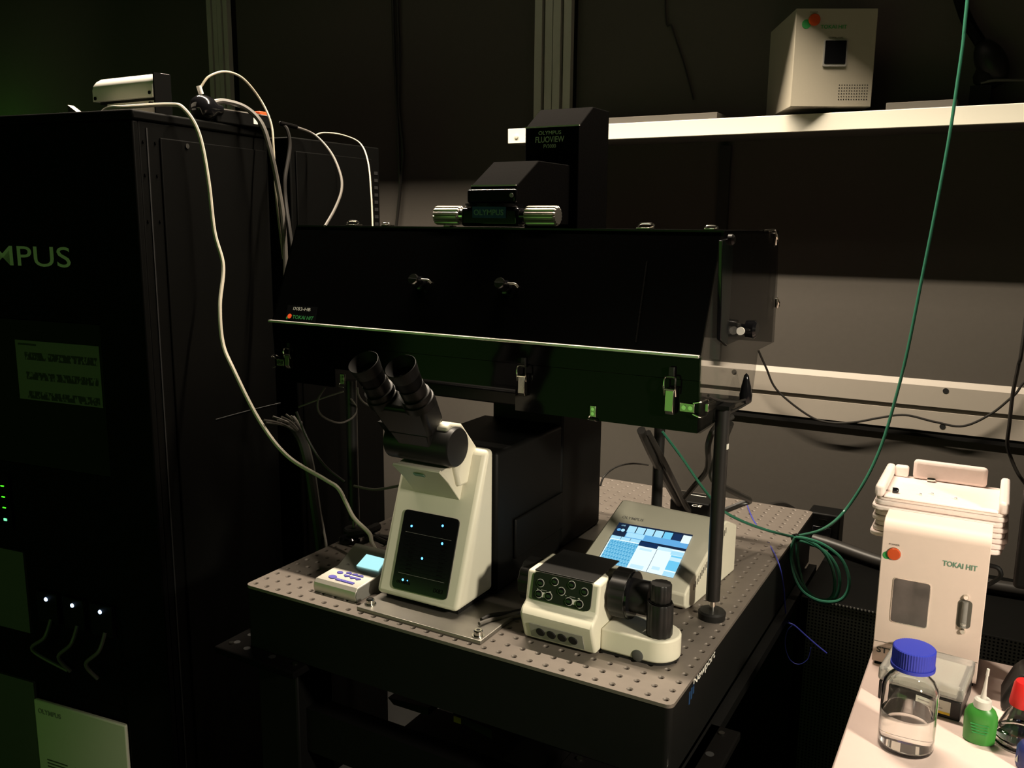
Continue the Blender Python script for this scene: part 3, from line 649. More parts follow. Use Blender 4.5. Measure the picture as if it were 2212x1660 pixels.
# ------------------------------------------------------------------ touch panel controller
tp = thing('touch_panel', 'grey desktop touch screen controller with bright blue display beside the black post', 'touch screen', (0.675, 0.273, 0.0), math.radians(-5))
TW = 0.198
part('housing', MB().prism([(0.006, 0.004), (-0.001, 0.010), (-0.002, 0.030), (0.006, 0.0365), (0.158, 0.106), (0.168, 0.105), (0.215, 0.085), (0.215, 0.0), (0.03, 0.0)], -TW, 0.0), 'cream', tp, bevel=0.003, seg=3, local=True)
part('rear_housing', MB().box(-TW+0.01, -0.026, 0.165, 0.243, 0.0, 0.080), 'cream', tp, bevel=0.004, local=True)
for k in range(22):
    y = 0.03+k*0.0062; z1 = 0.026+y*0.44; part('vent_slot', MB().box(-0.0005, 0.0004, y, y+0.0028, z1-0.012, z1-0.002), 'trunk_groove', tp, local=True)
tn = Vector((0, -0.0695, 0.152)).normalized(); tn = Matrix.Rotation(math.radians(-5), 3, 'Z') @ tn
t0 = Vector((0.675, 0.273, 0))+Matrix.Rotation(math.radians(-5), 3, 'Z') @ Vector((0, 0.006, 0.0365))
sc4 = [PN(u, v, t0+tn*0.0003, tn) for u, v in ((1290, 1213), (1454, 1250), (1497, 1156.7), (1338, 1129.5))]
def bil(x, y): return (sc4[0]*(1-x)+sc4[1]*x)*(1-y)+(sc4[3]*(1-x)+sc4[2]*x)*y
screen = part('screen', MB().slab(sc4, tn, 0.0006), 's_dark', tp, smooth=False)
def tile(x0, x1, y0, y1, m, o=0.0007):
    part('screen_tile', MB().slab([bil(x0, y0)+tn*o, bil(x1, y0)+tn*o, bil(x1, y1)+tn*o, bil(x0, y1)+tn*o], tn, 0.0002), m, screen, smooth=False)
tile(0.0, 1.0, 0.0, 0.60, 's_white'); tile(0.17, 1.0, 0.66, 0.80, 's_mid', 0.0008); tile(0.18, 0.42, 0.68, 0.79, 's_light', 0.0011)
for k in range(7): tile(0.16+k*0.122, 0.16+k*0.122+0.108, 0.80 if k < 6 else 0.77, 0.955, ('s_light', 's_light', 's_light', 's_light', 's_cyan', 's_navy', 's_white')[k], 0.0010)
tile(0.0, 0.40, 0.585, 0.66, 's_light', 0.0010); tile(0.135, 0.14, 0.585, 0.66, 's_navy', 0.0013); tile(0.265, 0.27, 0.585, 0.66, 's_navy', 0.0013)
tile(0.015, 0.40, 0.0, 0.56, 's_hatch', 0.0010); tile(0.40, 0.65, 0.53, 0.63, 's_navy', 0.0012)
tile(0.655, 0.66, 0.0, 0.53, 's_navy', 0.0013); tile(0.86, 1.0, 0.13, 0.46, 's_cyan', 0.0011); tile(0.86, 1.0, 0.0, 0.10, 's_light', 0.0011); tile(0.84, 1.0, 0.47, 0.56, 's_light', 0.0011)
tile(0.86, 1.0, 0.34, 0.42, 's_pale', 0.0013); tile(0.66, 0.84, 0.52, 0.60, 's_pale', 0.0011); tile(0.43, 0.60, 0.02, 0.10, 's_pale', 0.0011); tile(0.70, 0.80, 0.08, 0.15, 's_pale', 0.0011); tile(0.44, 0.60, 0.44, 0.49, 's_pale', 0.0011)
for x, y in ((0.03, 0.80), (0.085, 0.80)):
    c = bil(x+0.02, y+0.02)+tn*0.0008; part('screen_icon', MB().rev(c, tn, [(0, 0.0035), (0.0002, 0.0035)], 14), 's_light' if x > 0.05 else 's_mid', screen)
text('LIVE', screen, bil(0.055, 0.92)+tn*0.001, bil(0.11, 0.92)+tn*0.001, tn.cross(bil(1, 0.5)-bil(0, 0.5)), 's_light')
a = PN(1343, 1120, t0+tn*0.0003, tn); b = PN(1389, 1128, t0+tn*0.0003, tn)
text('OLYMPUS', tp, a, b, tn.cross(b-a), 'print_grey', bold=0.01)

# ------------------------------------------------------------------ focus and stage handset
jy = thing('focus_handset', 'cream microscope hand controller with black button face and focus wheel', 'controller', (0.60, 0.12, 0.0))
prof = [(0.070, 0.003), (0.0565, 0.039), (0.0555, 0.046), (0.060, 0.0535), (0.072, 0.0605), (0.0795, 0.104), (0.152, 0.104), (0.175, 0.085), (0.175, 0.003)]
part('body', MB().prism(prof, 0.497, 0.6125), 'cream', jy, bevel=0.004, seg=3)
fn = Vector((0, -0.046, 0.0095)).normalized(); f0 = Vector((0.55, 0.0700, 0.058))+fn*0.0003
fc = [PN(u, v, f0, fn) for u, v in ((1158, 1313), (1266, 1341), (1284, 1272), (1178, 1238))]
q4 = [Vector((0.5085, 0.0718, 0.064)), Vector((0.6015, 0.0718, 0.064)), Vector((0.6015, 0.0797, 0.1035)), Vector((0.5085, 0.0797, 0.1035))]
face = part('button_face', MB().slab(rrect([p+fn*0.0002 for p in q4], 0.09), fn, 0.0016), 'black_satin', jy, smooth=False)
part('top_skin', MB().box(0.5085, 0.6015, 0.0800, 0.1745, 0.1038, 0.1056), 'black_satin', jy, bevel=0.0006)
fx = Vector((1, 0, 0)); fy = fn.cross(fx); fy = -fy if fy.z < 0 else fy
def onf(x, y, o=0.0018): return q4[0]+fx*0.093*x+fy*0.0403*y+fn*o
for x, y in ((0.13, 0.62), (0.37, 0.78), (0.66, 0.80), (0.88, 0.66), (0.50, 0.50), (0.12, 0.22), (0.29, 0.22), (0.64, 0.20), (0.82, 0.20)):
    b = part('button', MB().rev(onf(x, y, 0.0014), fn, [(0, 0.0062), (0.0006, 0.0062), (0.0007, 0.0052), (0.0022, 0.0050), (0.0026, 0.0042), (0.00261, 0.001)], 20), 'black_gloss', face)
    part('button_ring', MB().rev(onf(x, y, 0.0021), fn, [(0, 0.0061), (0.0003, 0.0061), (0.0003, 0.0054), (0, 0.0054)], 20), 'print_white', b)
for x0, x1 in ((0.15, 0.26), (0.67, 0.79)):
    part('button_link', MB().slab([onf(x0, 0.13, 0.0015), onf(x1, 0.13, 0.0015), onf(x1, 0.31, 0.0015), onf(x0, 0.31, 0.0015)], fn, 0.0004), 'print_white', face, smooth=False)
for x in (0.09, 0.58):
    for dx, s_ in ((0.0, -1), (0.22, 1)):
        c = onf(x+dx, 0.40, 0.0016); part('arrow_mark', MB().slab([c-fx*0.0018-fy*0.0014*s_, c+fx*0.0018-fy*0.0014*s_, c+fy*0.0018*s_], fn, 0.0003), 'print_white', face, smooth=False)
    part('print_mark', MB().slab([onf(x+0.06, 0.37, 0.0016), onf(x+0.16, 0.37, 0.0016), onf(x+0.16, 0.43, 0.0016), onf(x+0.06, 0.43, 0.0016)], fn, 0.0003), 'print_grey', face, smooth=False)
for x, y in ((0.13, 0.83), (0.37, 0.98), (0.66, 1.0), (0.88, 0.87), (0.50, 0.70)):
    part('print_mark', MB().slab([onf(x-0.035, y-0.03, 0.0016), onf(x+0.035, y-0.03, 0.0016), onf(x+0.03, y-0.005, 0.0016), onf(x-0.03, y-0.005, 0.0016)], fn, 0.0003), 'print_grey', face, smooth=False)
# recessed lower strip with four round keys
ln = Vector((0, -0.036, -0.0135)).normalized()
lo = lambda x, z, o=0.0004: Vector((0.497+0.1155*x, 0.070-(z-0.003)*0.0135/0.036, z))+ln*o
part('lower_strip', MB().slab([lo(0.12, 0.008), lo(0.86, 0.008), lo(0.86, 0.032), lo(0.12, 0.032)], ln, 0.0006), 'aluminium_dim', jy, smooth=False)
for x in (0.27, 0.42, 0.57, 0.72):
    part('round_key', MB().rev(lo(x, 0.020, 0.0008), ln, [(0, 0.0070), (0.0014, 0.0070), (0.0020, 0.0062), (0.00201, 0.001)], 20), 'rubber', jy)
part('side_button', MB().rev((0.6125, 0.160, 0.088), (1, 0, 0), [(0, 0.006), (0.002, 0.006), (0.0025, 0.005), (0.00251, 0.001)], 18), 'rubber', jy)
# focus wheel
def grip(mb, p0, d, L_, r, n=48, dp=0.955):
    p0 = Vector(p0); d = Vector(d); a = d.orthogonal().normalized(); b = d.cross(a); vs = []
    for t, s_ in ((0, 0.95), (0.05, 1), (0.95, 1), (1, 0.95)):
        for k in range(n):
            an = 2*PI*k/n; rr = r*s_*(1.0 if k % 4 < 2 else dp); vs.append(p0+d*L_*t+(a*math.cos(an)+b*math.sin(an))*rr)
    fs = [(i*n+k, i*n+(k+1) % n, (i+1)*n+(k+1) % n, (i+1)*n+k) for i in range(3) for k in range(n)]+[tuple(range(n)), tuple(range(3*n, 4*n))]
    return mb.add(vs, fs)
wy, wz = 0.128, 0.078
wh = part('focus_wheel', grip(MB(), (0.616, wy, wz), (1, 0, 0), 0.026, 0.036), 'black_satin', jy)
part('wheel_ring', MB().cyl((0.642, wy, wz), (0.645, wy, wz), 0.0345, n=40), 'black_gloss', wh)
part('fine_wheel', MB().rev((0.645, wy, wz), (1, 0, 0), [(0, 0.024), (0.022, 0.0245), (0.026, 0.022), (0.0261, 0.001)], 36), 'black_satin', wh)
part('focus_wheel', grip(MB(), (0.470, wy, wz-0.01), (1, 0, 0), 0.026, 0.033), 'black_satin', jy)
# arm with the joystick
st = []
cy_, r_ = 0.119, 0.034
for k in range(17):
    a = -PI/2+PI*k/16; st.append((0.6845+r_*math.cos(a), cy_+r_*math.sin(a)))
st += [(0.6125, cy_+r_), (0.6125, cy_-r_)]
part('arm', MB().prism(st, 0.004, 0.037, 'z'), 'cream', jy, bevel=0.003, seg=3)
part('arm_pad', MB().prism([(0.65+(x-0.65)*0.97, cy_+(y-cy_)*0.95) for x, y in st], 0.0, 0.004, 'z'), 'rubber', jy)
kx, ky = 0.6905, 0.110
kn_ = part('joystick', grip(MB(), (kx, ky, 0.037), (0, 0, 1), 0.048, 0.0185), 'black_satin', jy)
part('joystick_collar', MB().rev((kx, ky, 0.085), (0, 0, 1), [(0, 0.0165), (0.002, 0.0165)], 28), 'crinkle', kn_)
part('joystick_top', grip(MB(), (kx, ky, 0.087), (0, 0, 1), 0.026, 0.0150), 'black_satin', kn_)
q = P(1377, 1417, 'y', cy_-r_)
part('arm_button', MB().rev((q.x, cy_-r_+0.001, q.z), (0, -1, 0), [(0, 0.0085), (0.0016, 0.0085), (0.0022, 0.0075), (0.00221, 0.001)], 20), 'module_metal', jy)

# ------------------------------------------------------------------ desk on the right
DZ = -0.085
dk = thing('desk', 'white desk beside the optical table carrying bottles and a monitor', 'desk', (1.5, 0.05, -T))
part('desktop', MB().box(0.931, 2.2, -0.42, 0.535, DZ-0.026, DZ), 'desk_white', dk, bevel=0.003)
for x in (0.99, 2.1):
    for y in (-0.34, 0.44): part('leg', MB().box(x, x+0.05, y, y+0.05, -T, DZ-0.026), 'black', dk)
# perforated cabinet behind the desk
pcb = thing('perforated_cabinet', 'low black cabinet with perforated metal front between table and wall', 'cabinet', (1.05, 0.85, -T))
part('body', MB().box(0.772, 1.55, 0.703, 1.02, -T, -0.113), 'cabinet', pcb, bevel=0.002)
pm2 = MB()
x = 0.776
fr_ = []
NXp, NZp, ps = 72, 56, 0.0066
for i in range(NXp):
    for j in range(NZp):
        cx = 0.790+i*ps; cz = -0.1165-j*ps; h = ps/2; r2 = 0.0020
        if cz < -0.5: continue
        sq = [(cx+h*a, 0.7005, cz+h*b) for a, b in ((1, 0), (1, 1), (0, 1), (-1, 1), (-1, 0), (-1, -1), (0, -1), (1, -1))]
        ho = [(cx+r2*math.cos(k*PI/4), 0.7005, cz+r2*math.sin(k*PI/4)) for k in range(8)]
        pm2.add(sq+ho, [(k, (k+1) % 8, 8+(k+1) % 8, 8+k) for k in range(8)])
part('perforated_front', pm2, 'perf_metal', pcb, smooth=False, kind='stuff')
for k in range(28):
    part('lit_rim_hole', MB().cyl((0.812+k*0.0066, 0.6995, -0.1145), (0.812+k*0.0066, 0.7004, -0.1145), 0.0018, n=8), 'print_grey', pcb)  # pale discs paint the rim holes as lit
cable('black_hose', 'thick black hose lying on top of the perforated cabinet', [(0.74, 0.99, -0.093), (0.80, 0.97, -0.095), (0.90, 0.93, -0.098), (1.02, 0.91, -0.0985), (1.2, 0.92, -0.0985)], 0.0145, 'cable_black', 'hose', n=12)
# black mains unit on the wall end of the table
sb = thing('mains_unit', 'black mains adapter box hanging behind the right rear corner of the table', 'adapter', (0.757, 1.02, -0.113))
part('case', MB().box(0.722, 0.792, 0.99, 1.05, -0.1125, -0.030), 'black', sb, bevel=0.004)
part('socket', MB().box(0.735, 0.776, 0.986, 0.990, -0.100, -0.060), 'black_gloss', sb, bevel=0.002)
part('switch', MB().box(0.748, 0.766, 0.984, 0.9865, -0.052, -0.042), 'chrome', sb)

# ------------------------------------------------------------------ gas mixer on the desk
gx = thing('gas_mixer', 'tall white gas mixer box with window and flow tube standing on the desk', 'instrument', (0.9364, 0.4239, DZ), 0.0)
GW = 0.1480
gp = [(0.002, 0.006), (0.0, 0.012), (0.0, 0.222)]
for k in range(7): gp.append((0.018-0.018*math.cos(k*PI/12), 0.222+0.020*math.sin(k*PI/12)))
gp += [(0.060, 0.242), (0.066, 0.190), (0.24, 0.190), (0.24, 0.006)]
part('case', MB().prism(gp, 0.0, GW), 'stx_white', gx, local=True, bevel=0.001)
part('foot_strip', MB().box(0.004, GW-0.004, 0.006, 0.235, 0.0, 0.006), 'black_matte', gx, local=True)
gr = Matrix.Identity(3); g0 = Vector((0.9364, 0.4239, DZ)); gn = gr @ Vector((0, -1, 0))
def gl(u, v):
    p = PN(u, v, g0, gn); q = gr.transposed() @ (p-g0); return (q.x, q.z)
def gbox(u0, v0, u1, v1, y0, y1):
    a = gl(u0, v0); b = gl(u1, v1); return MB().box(min(a[0], b[0]), max(a[0], b[0]), y0, y1, min(a[1], b[1]), max(a[1], b[1]))
wl = [gl(u, v) for u, v in ((1921, 1344), (2003, 1358), (2012, 1262), (1930, 1247))]
x0 = (wl[0][0]+wl[3][0])/2; x1 = (wl[1][0]+wl[2][0])/2; z0 = (wl[0][1]+wl[1][1])/2; z1 = (wl[2][1]+wl[3][1])/2
def rr2(x0, x1, z0, z1, r):
    out = []
    for cx, cz, a0 in ((x1-r, z0+r, -90), (x1-r, z1-r, 0), (x0+r, z1-r, 90), (x0+r, z0+r, 180)):
        for k in range(6):
            a = math.radians(a0+18*k); out.append((cx+r*math.cos(a), cz+r*math.sin(a)))
    return out
win = part('window', MB().prism(rr2(x0, x1, z0, z1, 0.005), -0.0008, 0.001, 'y'), 'chrome', gx, local=True, smooth=False)
mat('window_glass', (0.10, 0.085, 0.08), 0.08, var=0.35, scale=35)
part('window_pane', MB().prism(rr2(x0+0.0012, x1-0.0012, z0+0.0012, z1-0.0012, 0.004), -0.0012, 0.0, 'y'), 'window_glass', win, local=True, smooth=False)
tx, tz1 = gl(2086, 1300); _, tz0 = gl(2082, 1355)
fw = part('flow_slot', MB().prism(rr2(tx-0.0095, tx+0.0095, tz0-0.002, tz1+0.002, 0.006), -0.0008, 0.001, 'y'), 'trunk_groove', gx, local=True, smooth=False)
part('flow_tube', MB().cyl((tx, -0.003, tz0), (tx, -0.003, tz1), 0.0042, n=16), 'clear_plastic', fw, local=True)
part('float_ball', MB().rev((tx, -0.003, tz0+0.003), (0, 0, 1), [(0, 0.003), (0.003, 0.003)], 14), 'white', fw, local=True)
for z in (tz1+0.007, tz0-0.007): part('flow_screw', MB().rev((tx, 0.0005, z), (0, -1, 0), [(0, 0.0042), (0.003, 0.0042), (0.005, 0.003), (0.00501, 0.001)], 16), 'chrome', gx, local=True)
bx, bz = gl(1931, 1197)
part('power_button', MB().rev((bx, 0.0005, bz), (0, -1, 0), [(0, 0.0098), (0.002, 0.0098), (0.0035, 0.0088), (0.0036, 0.001)], 28), 'red', gx, local=True)
part('button_ring', MB().rev((bx, 0.0006, bz), (0, -1, 0), [(0, 0.0106), (0.0012, 0.0104), (0.0012, 0.0098)], 28), 'chrome', gx, local=True)
bx2, bz2 = gl(1916, 1200)
part('logo_leaf', MB().rev((bx2, 0.0002, bz2), (0, -1, 0), [(0, 0.0062), (0.0006, 0.0062)], 22), 'print_green', gx, local=True)
def gtext(s_, u0, v0, u1, h, m, bold=0.0):
    a = gl(u0, v0); b = gl(u1, v0); text(s_, gx, (a[0], -0.0003, a[1]), (b[0], -0.0003, a[1]), (0, 0, 1), m, h=h, bold=bold, local=True)
gtext('TOKAI HIT', 2036, 1222, 2112, 0.0085, 'print_bluegreen', 0.02); gtext('POWER', 1921, 1177, 1944, 0.0028, 'print_dark'); gtext('STX', 1893, 1408, 1935, 0.0095, 'print_dark', 0.02)
part('seam', MB().box(0.001, GW-0.001, -0.0004, 0.0005, 0.041, 0.0418), 'trunk_groove', gx, local=True)
for k in range(2): gtext('CO2 AIR', 2046, 1423+k*6, 2094, 0.0025, 'print_grey')
part('side_hook', MB().tube([(GW, 0.02, 0.19), (GW+0.012, 0.02, 0.188), (GW+0.016, 0.02, 0.176), (GW+0.004, 0.02, 0.162), (GW, 0.02, 0.160)], 0.0035, 8, 4), 'black', gx, local=True)

# foam trays stacked behind the mixer's top
fz = 0.1055
ft = thing('foam_tray', 'white foam packing trays stacked on the gas mixer', 'tray', (1.008, 0.60, fz))
tx0, tx1, ty0, ty1 = 0.912, 1.103, 0.492, 0.650
for k in range(7):
    j = 0.0016*((k*7) % 5-2)
    part('tray_layer', MB().prism(rr2(tx0+j, tx1+j, ty0+j*0.5, ty1, 0.014), fz+k*0.0088, fz+k*0.0088+0.0082, 'z'), 'foam', ft, bevel=0.0022)
zt2 = fz+0.0618
part('tray_floor', MB().prism(rr2(tx0+0.002, tx1-0.002, ty0+0.002, ty1, 0.014), zt2, zt2+0.004, 'z'), 'foam', ft)
zt3 = zt2+0.024
wt = 0.014
part('tray_wall', MB().box(tx0, tx0+wt, ty0, ty1, zt2+0.004, zt3), 'foam', ft, bevel=0.005, seg=3)
part('tray_wall', MB().box(tx1-wt, tx1, ty0, ty1, zt2+0.004, zt3), 'foam', ft, bevel=0.005, seg=3)
part('tray_wall', MB().box(tx0+wt, tx1-wt, ty0, ty0+wt, zt2+0.004, zt2+0.008), 'foam', ft, bevel=0.004, seg=3)
part('tray_wall', MB().box(tx0+wt, tx0+wt+0.022, ty1-wt, ty1, zt2+0.004, zt3), 'foam', ft, bevel=0.004, seg=3)
part('tray_wall', MB().box(tx0+wt+0.029, tx1-wt-0.020, ty1-wt, ty1, zt2+0.004, zt3+0.014), 'foam', ft, bevel=0.006, seg=3)
for i, (u, v, r_, L_, m_) in enumerate(((2016, 1027, 0.0042, 0.014, 'chrome'), (1935, 1060, 0.0045, 0.010, 'black_gloss'))):
    q = P(u, v, 'z', zt2+0.004+r_); q.y = min(q.y, ty1-wt-0.006); q.x = max(q.x, tx0+wt+0.008)
    solo('metal_plug', MB().rev((q.x-L_/2, q.y, q.z), (1, 0.1, 0), [(0, r_), (L_*0.7, r_), (L_*0.92, r_*0.7), (L_, r_*0.2)], 16), m_, ('dark metal plug lying by the tall rear wall of the foam tray', 'black plug lying by the side wall of the foam tray')[i], 'plug')
for i, (u, v) in enumerate(((1988, 1068), (2014, 1067), (2065, 1077))):
    q = P(u, v, 'z', zt2+0.006)
    solo('small_fitting', MB().rev((q.x, q.y, zt2+0.0041), (0, 0, 1), [(0, 0.0022), (0.0025, 0.0022), (0.003, 0.0015)], 10), 'chrome', ('tiny metal fitting on the foam tray floor nearest the black plug', 'tiny metal fitting in the middle of the foam tray floor', 'tiny metal fitting on the foam tray floor farthest from the black plug')[i], 'fitting', 'tiny fittings in the foam tray')

# ------------------------------------------------------------------ things on the desk
bt = thing('lab_bottle', 'clear glass laboratory bottle with blue screw cap on the desk', 'bottle', (1.008, 0.2063, DZ))
R_ = 0.035
outer = [(0.0, 0.030), (0.002, 0.0335), (0.006, R_), (0.082, R_), (0.090, 0.0335), (0.099, 0.028), (0.105, 0.022), (0.110, 0.0195), (0.118, 0.019), (0.136, 0.019)]
inner = [(0.136, 0.0165), (0.110, 0.0168), (0.104, 0.0195), (0.098, 0.0255), (0.089, 0.031), (0.081, 0.0325), (0.008, 0.0325), (0.004, 0.029), (0.0035, 0.001)]
part('glass_body', MB().rev((1.008, 0.2063, DZ), (0, 0, 1), outer+inner, 48), 'glass', bt)
part('liquid', MB().rev((1.008, 0.2063, DZ), (0, 0, 1), [(0.0042, 0.028), (0.0085, 0.0322), (0.052, 0.0322), (0.0521, 0.001)], 48), 'water', bt)
cp = grip(MB(), (1.008, 0.2063, DZ+0.119), (0, 0, 1), 0.024, 0.0265, 200, 0.98)
cap = part('screw_cap', cp, 'cap_blue', bt)
part('cap_rim', MB().rev((1.008, 0.2063, DZ+0.115), (0, 0, 1), [(0, 0.0275), (0.0045, 0.0275), (0.005, 0.026)], 40), 'cap_blue', cap)

cb = thing('slide_box', 'small dark plastic box with yellow label and clear lid behind the blue-capped bottle', 'box', (1.018, 0.352, DZ), math.radians(-6))
part('base', MB().box(-0.055, 0.055, -0.040, 0.060, 0.0, 0.030), 'black_satin', cb, local=True, bevel=0.002)
part('lid', MB().box(-0.057, 0.057, -0.042, 0.062, 0.030, 0.052), 'clear_plastic', cb, local=True, bevel=0.004)
part('lid_insert', MB().box(-0.047, 0.047, -0.030, 0.052, 0.0305, 0.036), 'paper', cb, local=True)
lb = part('label', MB().box(-0.002, 0.042, -0.0408, -0.0398, 0.006, 0.026), 'paper', cb, local=True)
part('label_band', MB().box(-0.002, 0.042, -0.0412, -0.0406, 0.006, 0.0095), 'yellow', lb, local=True)
for k in range(3): part('label_print', MB().box(0.002, 0.032-0.004*k, -0.0412, -0.0407, 0.0135+0.004*k, 0.0148+0.004*k), 'print_grey', lb, local=True)

gb = thing('dropper_bottle', 'small green squeeze bottle with pale nozzle on the desk', 'bottle', (1.0935, 0.2703, DZ))
c = (1.0935, 0.2703, DZ)
bo = MB(); pr_ = [(0.0, 0.0175), (0.002, 0.0195), (0.03, 0.0205), (0.040, 0.0200), (0.048, 0.0165), (0.052, 0.012)]
bo.rev(c, (0, 0, 1), pr_, 40); bo.v = [(x, c[1]+(y-c[1])*0.72, z) for x, y, z in bo.v]
gbod = part('body', bo, 'green_plastic', gb)
for k in range(4): part('print_line', MB().box(c[0]-0.012+0.001*k, c[0]+0.011-0.002*(k % 2), c[1]-0.0150, c[1]-0.0143, c[2]+0.030-k*0.004, c[2]+0.0312-k*0.004), 'print_green', gbod)
part('collar', MB().rev((c[0], c[1], c[2]+0.051), (0, 0, 1), [(0, 0.0115), (0.010, 0.0105), (0.012, 0.008)], 24), 'frosted', gb)
part('nozzle', MB().rev((c[0], c[1], c[2]+0.062), (0.05, 0, 1), [(0, 0.0042), (0.012, 0.0026), (0.034, 0.0014), (0.0342, 0.0020), (0.044, 0.0018)], 14), 'frosted', gb)

er = thing('erlenmeyer_flask', 'conical glass flask with red cap standing on the desk', 'flask', (1.141, 0.292, DZ))
c = (1.141, 0.292, DZ)
eo = [(0, 0.029), (0.003, 0.032), (0.012, 0.0315), (0.045, 0.0175), (0.055, 0.0135), (0.070, 0.013)]
ei = [(0.070, 0.011), (0.054, 0.0115), (0.044, 0.0155), (0.012, 0.0295), (0.004, 0.027), (0.0035, 0.001)]
part('glass_body', MB().rev(c, (0, 0, 1), eo+ei, 40), 'glass', er)
part('liquid', MB().rev(c, (0, 0, 1), [(0.004, 0.026), (0.012, 0.0292), (0.022, 0.0250), (0.0221, 0.001)], 36), 'water', er)
part('cap', MB().rev((c[0], c[1], c[2]+0.056), (0, 0, 1), [(0, 0.0165), (0.003, 0.017), (0.030, 0.0135), (0.034, 0.0115), (0.0341, 0.001)], 28), 'cap_red', er)
c = (1.1515, 0.235, DZ)
bb = thing('blue_vial', 'squat navy blue vial in front of the red-capped flask', 'vial', c)
part('body', MB().rev(c, (0, 0, 1), [(0, 0.0135), (0.004, 0.0150), (0.026, 0.0150), (0.034, 0.011), (0.036, 0.008)], 28), 'navy', bb)
part('label', MB().slab([(c[0]-0.0155, c[1]-0.0035, c[2]+0.008), (c[0]-0.0145, c[1]-0.006, c[2]+0.012), (c[0]-0.013, c[1]-0.0085, c[2]+0.018), (c[0]-0.0125, c[1]-0.009, c[2]+0.008)], (-0.8, -0.6, 0), 0.0004), 'paper', bb)
# black curved holder and monitor at the desk's far side
hd = thing('curved_stand', 'black plastic stand with curved foot behind the red-capped flask', 'stand', (1.155, 0.40, DZ))
part('foot', MB().prism([(1.118, 0.0-0.085), (1.117, -0.070), (1.122, -0.055), (1.130, -0.035), (1.140, -0.022), (1.160, -0.018), (1.21, -0.018), (1.21, -0.085)], 0.37, 0.43, 'y'), 'black_satin', hd, bevel=0.006, seg=3)
part('upright', MB().prism([(1.150, -0.022), (1.146, 0.0), (1.150, 0.035), (1.156, 0.045), (1.21, 0.045), (1.21, -0.022)], 0.385, 0.425, 'y'), 'black_satin', hd, bevel=0.004, seg=3)
for k, z in enumerate((0.0, -0.016)): part('mark_line', MB().box(1.163, 1.19, 0.3842, 0.3852, z, z+0.0015), 'print_grey', hd)
mo = thing('monitor', 'black computer monitor standing at the rear of the desk', 'monitor', (1.42, 0.48, DZ))
part('frame', MB().box(1.1185, 1.72, 0.470, 0.502, 0.066, 0.385), 'black', mo, bevel=0.006, seg=3)
part('screen', MB().box(1.1335, 1.705, 0.4688, 0.4702, 0.081, 0.372), 's_dark', mo)
part('stand_neck', MB().box(1.39, 1.45, 0.488, 0.515, DZ+0.012, 0.2), 'black_satin', mo)
part('stand_foot', MB().box(1.30, 1.54, 0.40, 0.525, DZ, DZ+0.012), 'black_satin', mo, bevel=0.003)

# ------------------------------------------------------------------ temperature unit on the shelf
q0 = P(1707, 231, 'z', 0.8585); q1 = P(1881, 231.5, 'z', 0.8585)
ang = math.atan2(q1.y-q0.y, q1.x-q0.x); wdt = math.hypot(q1.x-q0.x, q1.y-q0.y)
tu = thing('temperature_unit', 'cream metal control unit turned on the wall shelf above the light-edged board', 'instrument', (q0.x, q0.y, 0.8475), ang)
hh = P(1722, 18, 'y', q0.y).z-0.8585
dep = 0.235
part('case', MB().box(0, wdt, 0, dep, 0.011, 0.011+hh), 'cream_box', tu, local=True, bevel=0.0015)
for x, y in ((0.012, 0.17), (wdt-0.012, 0.10), (0.02, dep-0.03), (wdt-0.02, dep-0.05)): part('foot', MB().cyl((x, y, 0), (x, y, 0.011), 0.008, n=14), 'rubber', tu, local=True)
tr_ = Matrix.Rotation(ang, 3, 'Z'); t0_ = Vector((q0.x, q0.y, 0.8475)); tn_ = tr_ @ Vector((0, -1, 0))
def ul(u, v):
    p = PN(u, v, t0_, tn_); q = tr_.transposed() @ (p-t0_); return (q.x, q.z)
a = ul(1776, 144); b = ul(1831, 86)
dsp = part('display', MB().prism(rr2(a[0], b[0], a[1], b[1], 0.003), -0.0035, 0.001, 'y'), 'print_grey', tu, local=True, smooth=False)
part('display_glass', MB().prism(rr2(a[0]+0.0025, b[0]-0.0025, a[1]+0.005, b[1]-0.002, 0.002), -0.0042, 0.0, 'y'), 'black_gloss', dsp, local=True, smooth=False)
a = ul(1811, 215); b = ul(1874, 184)
for i in range(12):
    for j in range(6):
        x = a[0]+(b[0]-a[0])*i/11; z = a[1]+(b[1]-a[1])*j/5
        part('vent_hole', MB().cyl((x, -0.0004, z), (x, 0.001, z), 0.0013, n=8), 'hole', tu, local=True)
bx, bz = ul(1759, 43); part('power_button', MB().rev((bx, 0.0005, bz), (0, -1, 0), [(0, 0.0125), (0.003, 0.0125), (0.0045, 0.011), (0.0046, 0.001)], 28), 'red', tu, local=True)
bx, bz = ul(1742, 52); part('logo_leaf', MB().rev((bx, 0.0002, bz), (0, -1, 0), [(0, 0.0095), (0.0008, 0.0095)], 22), 'print_green', tu, local=True)
def utext(s_, u0, v0, u1, h, m, bold=0.0):
    a = ul(u0, v0); b = ul(u1, v0); text(s_, tu, (a[0], -0.0004, a[1]), (b[0], -0.0004, a[1]), (0, 0, 1), m, h=h, bold=bold, local=True)
utext('TOKAI HIT', 1772, 62, 1829, 0.0078, 'print_green', 0.02); utext('POWER', 1750, 28, 1767, 0.003, 'print_dark'); utext('TEMPERATURE', 1789, 83.5, 1821, 0.003, 'print_dark')
